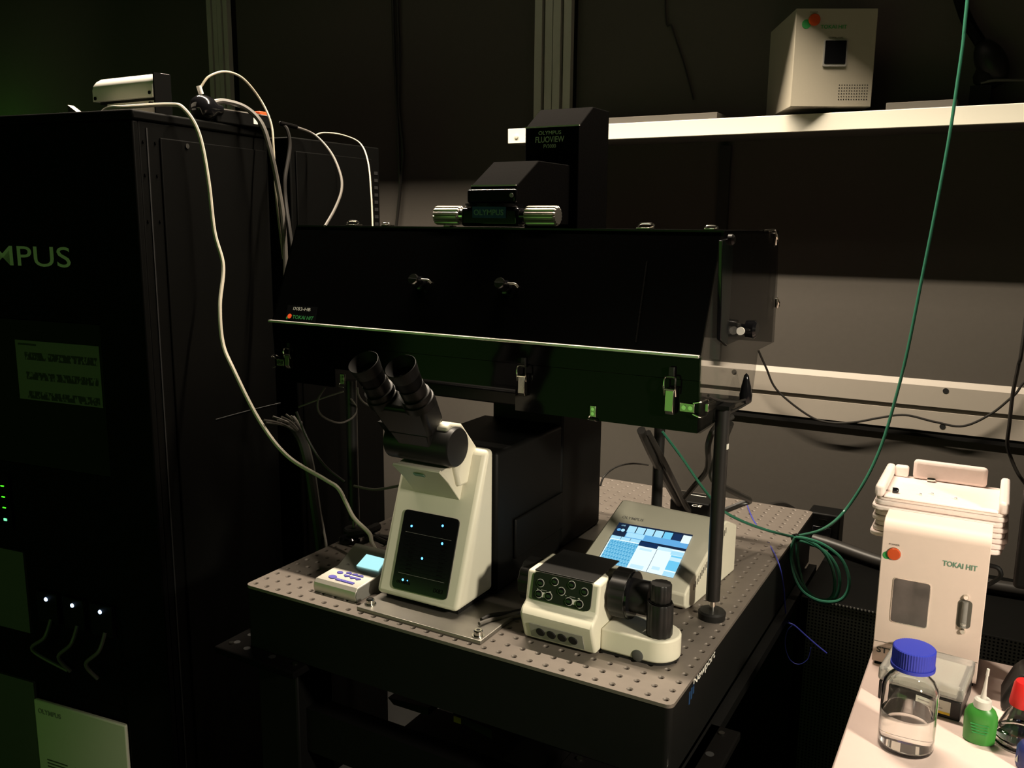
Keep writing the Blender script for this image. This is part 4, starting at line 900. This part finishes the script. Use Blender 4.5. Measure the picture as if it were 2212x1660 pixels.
# dark pod hanging on the wall above the shelf
pod = thing('wall_pod', 'dark oval pod lamp lying on the wall shelf beyond the green tube', 'lamp', (0.99, 1.19, 0.877))
pe = MB().ell((0, 0, 0), 0.030, 0.03, 0.052); rt = Matrix.Rotation(math.radians(-28), 3, 'Y')
pe.v = [tuple(rt @ Vector(v)+Vector((0.99, 1.205, 0.948))) for v in pe.v]
part('shell', pe, 'black_satin', pod)
part('rear_cap', MB().rev((0.975, 1.21, 0.90), (0.47, 0, 0.88), [(0, 0.018), (0.01, 0.026), (0.03, 0.029), (0.04, 0.026)], 20), 'black_matte', pod)
part('arm', MB().tube([(0.965, 1.205, 0.99), (0.93, 1.21, 1.05), (0.90, 1.22, 1.14), (0.90, 1.2495, 1.2)], 0.012, 10, 6), 'black', pod)
part('cord', MB().tube([(0.975, 1.19, 0.905), (1.0, 1.185, 0.908), (1.06, 1.19, 0.905), (1.2, 1.2, 0.90)], 0.003, 8, 6), 'cable_grey', pod)
part('base', MB().box(0.955, 0.995, 1.185, 1.235, 0.8475, 0.9), 'black_matte', pod)

# ------------------------------------------------------------------ instrument racks on the left
RA = math.radians(7)
rk = thing('laser_rack', 'tall black instrument rack with white lettering and glowing blue lamps', 'rack', (-0.35, 0.11, -T), RA)
H1 = 0.80+T
part('carcass', MB().box(-0.66, 0.0, 0.012, 0.385, 0.0, H1-0.018), 'cabinet', rk, local=True, bevel=0.003)
part('top_cap', MB().box(-0.67, 0.004, -0.004, 0.390, H1-0.018, H1), 'cabinet', rk, local=True, bevel=0.004)
part('corner_post', MB().box(-0.118, 0.001, -0.002, 0.012, 0.03, H1-0.019), 'cabinet', rk, local=True, bevel=0.003)
part('post_seam', MB().box(0.0004, 0.0016, 0.030, 0.033, 0.03, H1-0.03), 'hole', rk, local=True)
part('side_panel', MB().box(0.0, 0.004, 0.062, 0.375, 0.04, H1-0.045), 'cabinet', rk, local=True, bevel=0.002)
for z in (0.745, 0.685, 0.60):
    for y in (0.022, 0.052): part('side_screw', MB().cyl((0.0005, y, z+T), (0.0025, y, z+T+0.0), 0.0026, n=10), 'crinkle', rk, local=True)
part('panel_screw', MB().cyl((0.003, 0.13, 0.745+T), (0.0065, 0.13, 0.745+T), 0.005, n=12), 'black_gloss', rk, local=True)
part('front_panel', MB().box(-0.66, -0.118, 0.002, 0.012, 0.40+T, H1-0.019), 'cabinet', rk, local=True)
part('front_panel', MB().box(-0.66, -0.118, 0.004, 0.012, 0.09+T, 0.398+T), 'black_matte', rk, local=True)
part('front_panel', MB().box(-0.66, -0.118, 0.006, 0.012, -0.42+T, 0.088+T), 'cabinet', rk, local=True)
text('OLYMPUS', rk, (-0.580, 0.0016, 0.508+T), (-0.183, 0.0016, 0.508+T), (0, 0, 1), 'print_white', h=0.040, bold=0.004, local=True)
pp = part('notice_sheet', MB().box(-0.360, -0.128, 0.0028, 0.0038, 0.232+T, 0.356+T), 'notice', rk, local=True, label='pale paper notice')
for k, z in enumerate((0.326, 0.285, 0.245)):
    part('print_row', MB().box(-0.335, -0.135, 0.0025, 0.0029, z+T-0.010, z+T+0.006), 'ink_row', pp, local=True)
part('print_title', MB().box(-0.352, -0.30, 0.0025, 0.0029, 0.346+T, 0.350+T), 'print_dark', pp, local=True)
lm = part('led_module', MB().box(-0.47, -0.415, 0.0, 0.006, -0.065+T, 0.06+T), 'black_gloss', rk, local=True)
for k in range(4):
    z = 0.032-0.0245*k-(0.004 if k == 3 else 0)
    part('status_led', MB().box(-0.440, -0.431 if k < 3 else -0.4315, -0.0012, 0.0004, z+T, z+T+(0.0022 if k < 3 else 0.005)), 'led_green' if k < 3 else 'led_green_core', lm, local=True)
part('silver_panel', MB().box(-0.60, -0.392, 0.0, 0.006, -0.30+T, -0.112+T), 'module_metal', rk, local=True)
part('silver_panel', MB().box(-0.60, -0.398, 0.0, 0.006, -0.70+T, -0.42+T), 'module_metal', rk, local=True)
for k, x in enumerate((-0.326, -0.249, -0.170)):
    u_ = part('laser_unit', MB().box(x-0.030, x+0.030, -0.006, 0.006, -0.262+T, -0.190+T), 'black', rk, local=True, bevel=0.003)
    part('blue_lamp', MB().rev((x, -0.0058, -0.2055+T), (0, -1, 0), [(0, 0.0046), (0.002, 0.004), (0.003, 0.0015)], 12), 'led_blue_core', u_, local=True)
    part('lead', MB().tube([(x+0.01, -0.006, -0.25+T), (x+0.006, -0.022, -0.285+T), (x-0.03, -0.026, -0.32+T), (x-0.02 if k else x+0.05, -0.008, -0.36+T)], 0.004, 8, 6), 'cable_grey', u_, local=True)
wd = part('white_unit', MB().box(-0.397, -0.126, -0.004, 0.006, -0.76+T, -0.457+T), 'cream', rk, local=True, bevel=0.003)
text('OLYMPUS', wd, (-0.385, -0.0044, -0.487+T), (-0.315, -0.0044, -0.487+T), (0, 0, 1), 'print_grey', bold=0.02, local=True)
for i in range(3):
    for k in range(9): part('vent_slot', MB().box(-0.37+i*0.085, -0.37+i*0.085+0.062, -0.0046, -0.0038, -0.60+T-k*0.008, -0.597+T-k*0.008), 'trunk_groove', wd, local=True)

r2 = thing('controller_rack', 'plain black rack standing behind the lettered instrument rack', 'rack', (-0.66, 0.68, -T))
H2 = 0.787
part('carcass', MB().box(-0.98, -0.352, 0.515, 0.834, -T, H2), 'cabinet', r2, bevel=0.003)
part('side_panel', MB().box(-0.352, -0.348, 0.53, 0.80, -T+0.05, H2-0.03), 'cabinet', r2, bevel=0.002)
for k in range(14): part('vent_slot', MB().box(-0.3525, -0.3512, 0.812, 0.826, 0.72-k*0.018, 0.728-k*0.018), 'hole', r2)

ps = thing('power_supply', 'white metal power supply with bright rounded top edge on the lettered rack', 'power supply', (-0.478, 0.25, 0.80))
part('lower_case', MB().box(-0.535, -0.392, 0.196, 0.225, 0.80, 0.829), 'psu_white', ps, bevel=0.002)
part('upper_case', MB().prism([(0.190, 0.834), (0.190, 0.856), (0.193, 0.865), (0.200, 0.873), (0.212, 0.880), (0.232, 0.880), (0.232, 0.834)], -0.569, -0.390), 'psu_white', ps, bevel=0.0008)
part('dark_side_plate', MB().box(-0.3898, -0.3865, 0.192, 0.231, 0.8, 0.879), 'cabinet', ps)  # black plate added to give the case's right side its shade
part('gap', MB().box(-0.56, -0.395, 0.20, 0.222, 0.829, 0.834), 'black_matte', ps)
for x, z in ((-0.560, 0.840), (-0.398, 0.842), (-0.398, 0.822)): part('screw', MB().cyl((x, 0.1965, z), (x, 0.188, z), 0.0035, n=10), 'black_gloss', ps)
solo('metal_strip', MB().add([(-0.60, 0.155, 0.80), (-0.548, 0.150, 0.80), (-0.548, 0.163, 0.80), (-0.60, 0.168, 0.80), (-0.60, 0.155, 0.826), (-0.553, 0.150, 0.803), (-0.553, 0.163, 0.803), (-0.60, 0.168, 0.826)],
     [(0, 3, 2, 1), (4, 5, 6, 7), (0, 1, 5, 4), (1, 2, 6, 5), (2, 3, 7, 6), (3, 0, 4, 7)]), 'steel_dark', 'grey metal wedge lying before the white power supply', 'wedge')

# adapter plug and power strip on the racks
q = P(438, 205, 'x', -0.395)
ap = thing('adapter_plug', 'round black adapter plug with two leads on the lettered rack', 'plug', (q.x, q.y, 0.80))
part('ball', MB().rev((q.x, q.y-0.028, 0.826), (0.35, 1, 0.0), [(-0.004, 0.006), (0, 0.017), (0.01, 0.0245), (0.026, 0.026), (0.04, 0.022), (0.05, 0.012), (0.062, 0.009)], 24), 'black_gloss', ap)
q2 = P(434, 186, 'x', -0.40); part('tip', MB().cyl((q2.x, q2.y, q2.z-0.016), (q2.x-0.002, q2.y-0.004, q2.z), 0.005, n=12), 'white', ap)
st_ = thing('power_strip', 'black power strip with a glowing red switch on the lettered rack', 'power strip', (-0.385, 0.42, 0.80))
ss = MB().box(-0.022, 0.022, 0.0, 0.17, 0.0, 0.030)
y0_ = P(470, 242, 'x', -0.372).y; y1_ = P(603, 240, 'x', -0.372).y
part('case', MB().box(-0.422, -0.375, y0_, min(y1_, 0.485), 0.80, 0.828), 'black', st_, bevel=0.003)
part('edge_line', MB().box(-0.3765, -0.3742, y0_+0.004, min(y1_, 0.485)-0.004, 0.8270, 0.8292), 'edge_silver', st_)
q = P(563, 238, 'x', -0.385); part('switch', MB().box(-0.396, -0.376, q.y-0.012, q.y+0.012, 0.828, 0.836), 'red_bright', st_, bevel=0.002)
q = P(552, 252, 'x', -0.3745); part('label', MB().box(-0.3752, -0.3744, q.y-0.006, q.y+0.006, 0.807, 0.824), 'white', st_)

# ------------------------------------------------------------------ cables on the left
cable('white_cable', 'white cable draped from the lettered rack down to the keypad', [(-0.52, 0.17, 0.806), (-0.47, 0.150, 0.812), (-0.42, 0.152, 0.812), (365, 226, 'x', -0.36), (398, 236, 'x', -0.335), (430, 290, 'x', -0.325), (450, 390, 'x', -0.32), (463, 500, 'x', -0.315), (482, 575, 'x', -0.30), (475, 660, 'x', -0.29), (481, 740, 'x', -0.275), (505, 800, 'x', -0.24),
      (560, 908, 'x', -0.17), (620, 985, 'x', -0.10), (700, 1035, 'x', -0.02), (730, 1055, 'x', 0.012), (748, 1088, 'x', 0.03), (765, 1120, 'x', 0.06), (797, 1152, 'x', 0.115), (803, 1172, 'x', 0.135), (812, 1190, 'x', 0.150)], 0.0038, 'cable_white')
cable('plug_lead', 'thin pale lead looping up from the round adapter plug', [(434, 188, 'x', -0.40), (452, 165, 'x', -0.395), (487, 155, 'x', -0.39), (525, 170, 'x', -0.38), (562, 215, 'x', -0.37), (585, 265, 'x', -0.345), (591, 320, 'x', -0.33), (596, 420, 'x', -0.32), (612, 560, 'x', -0.30)], 0.0024, 'cable_cream')
cable('thick_lead', 'thick grey lead falling from the round adapter plug past the incubator', [(460, 222, 'x', -0.385), (485, 219, 'x', -0.38), (530, 233, 'x', -0.36), (565, 268, 'x', -0.33), (585, 330, 'x', -0.315), (600, 400, 'x', -0.31), (612, 480, 'x', -0.30), (617, 600, 'x', -0.29), (610, 720, 'x', -0.28)], 0.0055, 'cable_grey')
cable('strip_lead', 'dark lead hanging from the power strip behind the incubator', [(603, 265, 'x', -0.352), (620, 280, 'x', -0.338), (626, 320, 'x', -0.33), (616, 385, 'x', -0.32), (617, 430, 'x', -0.31), (625, 490, 'x', -0.28), (632, 540, 'x', -0.26)], 0.0042, 'cable_black')
sr_ = cable('rack_lead', 'grey lead with ribbed sleeve bowing from rack to incubator top', [(610, 268, 'x', -0.345), (640, 275, 'x', -0.335), (680, 292, 'x', -0.32), (715, 330, 'x', -0.27), (735, 375, 'x', -0.21), (738, 410, 'x', -0.15), (724, 450, 'x', -0.09), (702, 489, 'x', -0.05)], 0.0028, 'cable_grey')
part('strain_sleeve', MB().tube([P(606, 267, 'x', -0.346), P(622, 270, 'x', -0.34), P(641, 275, 'x', -0.334)], 0.0048, 8, 3), 'crinkle', sr_)
cable('pale_lead', 'thin pale lead arching over the plain rack down behind the incubator', [(680, 293, 'x', -0.34), (700, 287, 'x', -0.335), (740, 292, 'x', -0.31), (778, 310, 'x', -0.27), (795, 350, 'x', -0.22), (802, 420, 'x', -0.17), (805, 491, 'x', -0.13)], 0.0018, 'cable_cream')
for du, lab_ in ((0, 'dark cable hanging straight down the wall beyond the racks'), (10, 'dark cable bowing slightly away from the wall beyond the racks')):
    cable('wall_cable', lab_, [(P(846+du, -30, 'y', 1.238).x, 1.238, ZC-0.001), (848+du, -30, 'y', 1.238), (852+du, 120, 'y', 1.238), (858+du*0.4, 230, 'y', 1.238), (862+du*0.9, 330, 'y', 1.238), (864, 410, 'y', 1.238), (856, 490, 'y', 1.238), (850, 560, 'y', 1.238)], 0.0045, 'cable_black')
cable('thin_wall_cable', 'thin dark cable running down the wall beside the metal upright', [(P(1430, -20, 'y', 1.243).x, 1.243, ZC-0.001), (1437, -20, 'y', 1.243), (1452, 60, 'y', 1.243), (1475, 130, 'y', 1.243), (1498, 215, 'y', 1.243)], 0.0022, 'cable_black')
solo('wall_conduit', MB().box(0.405, 0.432, 1.235, 1.2495, 0.26, 0.80), 'conduit', 'dark narrow conduit on the wall below the shelf', 'conduit')
# loose bundle of wire ends
lb_ = thing('wire_bundle', 'tied bundle of grey wires with splayed ends below the incubator', 'wires', P(655, 960, 'x', -0.16))
b0 = P(652, 950, 'x', -0.15)
part('bundle', MB().tube([P(630, 915, 'x', -0.16), b0, P(668, 1010, 'x', -0.13), P(680, 1090, 'x', -0.11), P(692, 1180, 'x', -0.10), P(700, 1300, 'x', -0.10)], 0.011, 10, 6), 'cable_black', lb_)
for k in range(14):
    e = P(572+k*6+random.uniform(-4, 4), 905-abs(k-7)*-2.0+random.uniform(-14, 6), 'x', -0.17+random.uniform(-0.02, 0.03))
    mid = (e+b0)/2+Vector((0, 0, 0.012)); part('wire_end', MB().tube([b0+Vector((0, 0, 0.01)), mid, e], 0.0022, 6, 4), 'cable_grey', lb_)
cable('coiled_lead', 'thin grey lead curled in a loop left of the eyepieces', [(702, 838, 'x', 0.01), (688, 862, 'x', 0.01), (688, 888, 'x', 0.01), (705, 905, 'x', 0.01), (735, 914, 'x', 0.01), (762, 902, 'x', 0.01), (770, 882, 'x', 0.01), (758, 862, 'x', 0.01)], 0.0018, 'cable_grey')
cable('curved_lead', 'short grey lead curving beside the left eyepiece', [(772, 838, 'x', 0.05), (775, 855, 'x', 0.05), (785, 869, 'x', 0.05), (800, 878, 'x', 0.05)], 0.0018, 'cable_grey')
cable('lever_rod', 'slim steel rod poking out under the incubator latch', [(645, 880, 'x', -0.05), (690, 863, 'x', -0.01), (742, 846, 'x', 0.03)], 0.0016, 'steel_dark', 'rod')
cable('dark_rod', 'long dark rod reaching from incubator towards the lettered rack', [(466, 908, 'x', -0.22), (540, 888, 'x', -0.19), (606, 872, 'x', -0.16)], 0.0022, 'black', 'rod')
for k, (lab_, pts) in enumerate((('black cable sagging behind the left support post', [(640, 890, 'x', -0.1), (665, 950, 'x', -0.08), (700, 1005, 'x', -0.05), (745, 1042, 'x', 0.0)]),
                                 ('dark cable crossing low behind the microscope', [(765, 1050, 'x', 0.03), (810, 1058, 'x', 0.08), (862, 1050, 'x', 0.14)]),
                                 ('grey cable dropping from wire bundle past table edge', [(668, 1010, 'x', -0.14), (690, 1100, 'x', -0.12), (700, 1150, 'x', -0.09), (706, 1190, 'x', -0.06), (712, 1300, 'x', -0.05)]))):
    cable('side_cable', lab_, pts, 0.0025, 'cable_grey' if k != 0 else 'cable_black')
cl = thing('clamp', 'black cable clamp heap on the left edge of the breadboard', 'clamp', (0.03, 0.22, 0.0))
a = P(755, 1160, 'z', 0.01); b = P(815, 1145, 'z', 0.01)
part('disc', MB().rev((a.x, a.y, 0), (0, 0, 1), [(0, 0.020), (0.008, 0.020), (0.011, 0.016), (0.0111, 0.001)], 24), 'black_gloss', cl)
part('jaw', MB().tube([(a.x, a.y, 0.014), (a.x+0.03, a.y+0.01, 0.022), (b.x, b.y, 0.016)], 0.009, 8, 4), 'black_matte', cl)
for k in range(3):
    part('lead', MB().tube([(a.x+0.035, a.y+0.01+0.006*k, 0.010), (b.x-0.01+0.012*k, b.y-0.02, 0.006), (b.x+0.05, b.y-0.035+0.014*k, 0.0045)], 0.0042, 8, 4), 'cable_black', cl)

# ------------------------------------------------------------------ cables and tubes on the right
q = [P(u, v, 'y', 0.93) for u, v in ((2093, -30), (2082, 80), (2068, 180), (2050, 300), (2022, 450), (1990, 610), (1960, 760), (1935, 860))]
q += [P(1905, 960, 'y', 0.92), P(1868, 1040, 'y', 0.90), P(1820, 1110, 'y', 0.88), P(1775, 1145, 'y', 0.78), P(1716, 1160, 'y', 0.68)]
q.insert(0, Vector((q[0].x+0.01, 0.93, ZC-0.001)))
solo('green_tube', MB().tube(q, 0.0032, 10), 'cable_green', 'long green air tube hanging from the ceiling down to the coil', 'tube')
cc = P(1716, 1162, 'y', 0.68)
LA = [(1716, 1162), (1710, 1190), (1714, 1225), (1730, 1262), (1758, 1290), (1785, 1297), (1800, 1285), (1803, 1255), (1795, 1220), (1775, 1188), (1745, 1168), (1717, 1162)]
LB = [(1718, 1161), (1708, 1195), (1712, 1235), (1731, 1275), (1765, 1297), (1800, 1301), (1822, 1292), (1833, 1270), (1832, 1240), (1815, 1205), (1780, 1178), (1745, 1165), (1719, 1161)]
LC = [(u+7+6*math.sin(k), v+6) for k, (u, v) in enumerate(LA)]
for k, (pts, lab_) in enumerate(((LB, 'widest loop of green tube tied at the table edge'), (LA, 'narrow loop of green tube tied at the table edge'), (LC, 'innermost loop of green tube tied at the table edge'))):
    solo('tube_coil', MB().tube([P(u, v, 'y', 0.672+0.007*k) for u, v in pts], 0.0032, 8, 5), 'cable_green', lab_, 'tube', 'loops of the green tube coil')
cable('pale_green_tube', 'pale green tube from the coil up under the incubator', [(1716, 1161, 'y', 0.68), (1660, 1147, 'x', 0.72), (1600, 1125, 'x', 0.69), (1555, 1098, 'x', 0.66), (1515, 1050, 'x', 0.62), (1470, 985, 'x', 0.585), (1430, 932, 'x', 0.55)], 0.0026, 'cable_green', 'tube')
ti = solo('tube_tie', MB().cyl(cc+Vector((0, -0.004, 0)), cc+Vector((0.004, 0.004, 0)), 0.008, n=12), 'black', 'small black tie binding the green tube coil', 'tie')
cable('blue_wire', 'thin blue wire hanging over the right edge of the breadboard', [(1614, 1092, 'x', 0.62), (1628, 1125, 'x', 0.655), (1655, 1165, 'x', 0.70), (1680, 1212, 'x', 0.752), (1692, 1262, 'x', 0.76), (1698, 1330, 'x', 0.765), (1708, 1348, 'x', 0.765)], 0.0012, 'cable_blue', 'wire')
cable('blue_wire', 'thin blue wire knotted in a loop before the perforated cabinet', [(1700, 1346, 'y', 0.62), (1716, 1352, 'y', 0.62), (1742, 1375, 'y', 0.62), (1765, 1395, 'y', 0.62), (1786, 1412, 'y', 0.62)], 0.0016, 'cable_blue', 'wire')
cable('blue_wire', 'fine blue loop of wire beneath the knot before the cabinet', [(1714, 1350, 'y', 0.625), (1700, 1365, 'y', 0.625), (1696, 1395, 'y', 0.625), (1706, 1425, 'y', 0.625), (1725, 1436, 'y', 0.625), (1745, 1425, 'y', 0.625), (1752, 1400, 'y', 0.625)], 0.0009, 'cable_blue', 'wire')
cable('trunking_cable', 'black cable sagging along the cable duct on the wall', [(1638, 757, 'y', 1.20), (1655, 795, 'y', 1.21), (1680, 845, 'y', 1.218), (1750, 900, 'y', 1.224), (1800, 914, 'y', 1.224), (1850, 912, 'y', 1.224), (1900, 903, 'y', 1.224), (1955, 897, 'y', 1.224), (2020, 912, 'y', 1.224), (2080, 921, 'y', 1.224), (2140, 895, 'y', 1.224), (2190, 855, 'y', 1.224), (2240, 815, 'y', 1.224), (1.30, 1.224, 0.30), (1.55, 1.224, 0.27)], 0.0028, 'cable_black')
cable('monitor_cable', 'black cable hanging down past the right end of the duct', [(P(2225, 640, 'y', 1.10).x, 1.10, 0.809), (2212, 720, 'y', 1.02), (2200, 790, 'y', 1.03), (2188, 850, 'y', 1.04), (2180, 920, 'y', 1.05), (2176, 960, 'y', 1.06), (2184, 990, 'y', 1.07), (2200, 1025, 'y', 1.07), (2225, 1060, 'y', 1.07), (1.22, 1.0, -0.02), (1.26, 0.95, -0.108)], 0.0038, 'cable_black')
for k, (lab_, r_, pts) in enumerate((('thick black cable loom dropping under the incubator', 0.0085, [(1385, 930, 'x', 0.50), (1410, 985, 'x', 0.50), (1440, 1040, 'x', 0.50), (1475, 1095, 'x', 0.51), (1525, 1128, 'x', 0.54), (1560, 1131, 'x', 0.57), (1615, 1112, 'x', 0.61), (1660, 1095, 'x', 0.64), (1690, 1092, 'x', 0.655), (1712, 1102, 'x', 0.67)]),
      ('black cable running beside the loom under the incubator', 0.006, [(1400, 935, 'x', 0.51), (1435, 1000, 'x', 0.515), (1465, 1060, 'x', 0.52), (1490, 1105, 'x', 0.53), (1530, 1138, 'x', 0.56)]),
      ('black cable doubling back behind the right support post', 0.006, [(1578, 915, 'x', 0.68), (1560, 960, 'x', 0.66), (1540, 1010, 'x', 0.64), (1540, 1035, 'x', 0.64), (1562, 1052, 'x', 0.65), (1598, 1070, 'x', 0.665), (1619, 1082, 'x', 0.67), (1600, 1090, 'x', 0.655), (1545, 1112, 'x', 0.61)]),
      ('black cable bowing out behind the incubator support', 0.0055, [(1582, 900, 'x', 0.66), (1545, 925, 'x', 0.64), (1530, 960, 'x', 0.63), (1530, 995, 'x', 0.62), (1525, 1020, 'x', 0.61), (1500, 1050, 'x', 0.585), (1480, 1075, 'x', 0.56)]),
      ('thin dark cable arching over the rear of the breadboard', 0.002, [(1297, 1050, 'x', 0.40), (1305, 1030, 'x', 0.40), (1330, 1010, 'x', 0.41), (1365, 1002, 'x', 0.43), (1400, 1005, 'x', 0.45)]),
      ('black lead tucked along the microscope base', 0.0035, [(1040, 1340, 'z', 0.0105), (1062, 1330, 'z', 0.0105), (1100, 1325, 'z', 0.0045), (1130, 1318, 'z', 0.0045)]),
      ('grey lead tucked along the microscope base', 0.003, [(1035, 1348, 'z', 0.0105), (1065, 1338, 'z', 0.009), (1100, 1335, 'z', 0.004), (1130, 1330, 'z', 0.004)]))):
    cable('table_cable', lab_, pts, r_, 'cable_black' if k != 6 else 'cable_grey')
ad = thing('power_adapter', 'flat black power adapter with white certification mark on the breadboard', 'adapter', (0.53, 0.765, 0.0))
part('case', MB().box(0.487, 0.572, 0.73, 0.80, 0.0, 0.032), 'black', ad, bevel=0.003)
a = P(1493, 1094, 'z', 0.0322); b = P(1514, 1097, 'z', 0.0322)
text('CE', ad, (a.x, a.y, 0.0322), (b.x, b.y, 0.0322), (-0.1, 1, 0), 'print_white')
part('print_line', MB().box(0.515, 0.55, 0.778, 0.7805, 0.0316, 0.0323), 'print_white', ad)
q = P(1612, 845, 'x', 0.712)
pl = thing('pear_switch', 'glossy black pear-shaped hand switch hanging at the incubator corner', 'switch', (q.x, q.y, q.z-0.025))
part('bulb', MB().rev((q.x, q.y, q.z-0.020), (0, -0.1, 1), [(0, 0.004), (0.003, 0.0095), (0.014, 0.0105), (0.028, 0.008), (0.040, 0.005), (0.046, 0.004), (0.050, 0.001)], 20), 'black_gloss', pl)
part('cord', MB().tube([P(1620, 868, 'x', 0.712), P(1600, 880, 'x', 0.711), P(1570, 895, 'x', 0.71), P(1548, 908, 'x', 0.71)], 0.0022, 8, 5), 'cable_black', pl)
part('cord', MB().tube([P(1615, 862, 'x', 0.714), P(1590, 868, 'x', 0.713), P(1555, 866, 'x', 0.712), P(1530, 855, 'x', 0.711)], 0.0020, 8, 5), 'cable_black', pl)

gd = solo('glass_stopper', MB().rev((1.166, 0.405, 0.045), (0, 0, 1), [(0, 0.0105), (0.006, 0.0115), (0.013, 0.0105), (0.018, 0.006), (0.019, 0.001)], 24), 'clear_plastic', 'small clear domed stopper resting on the black curved stand', 'stopper')
for o in bpy.data.objects:
    if '_m' in o: del o['_m']
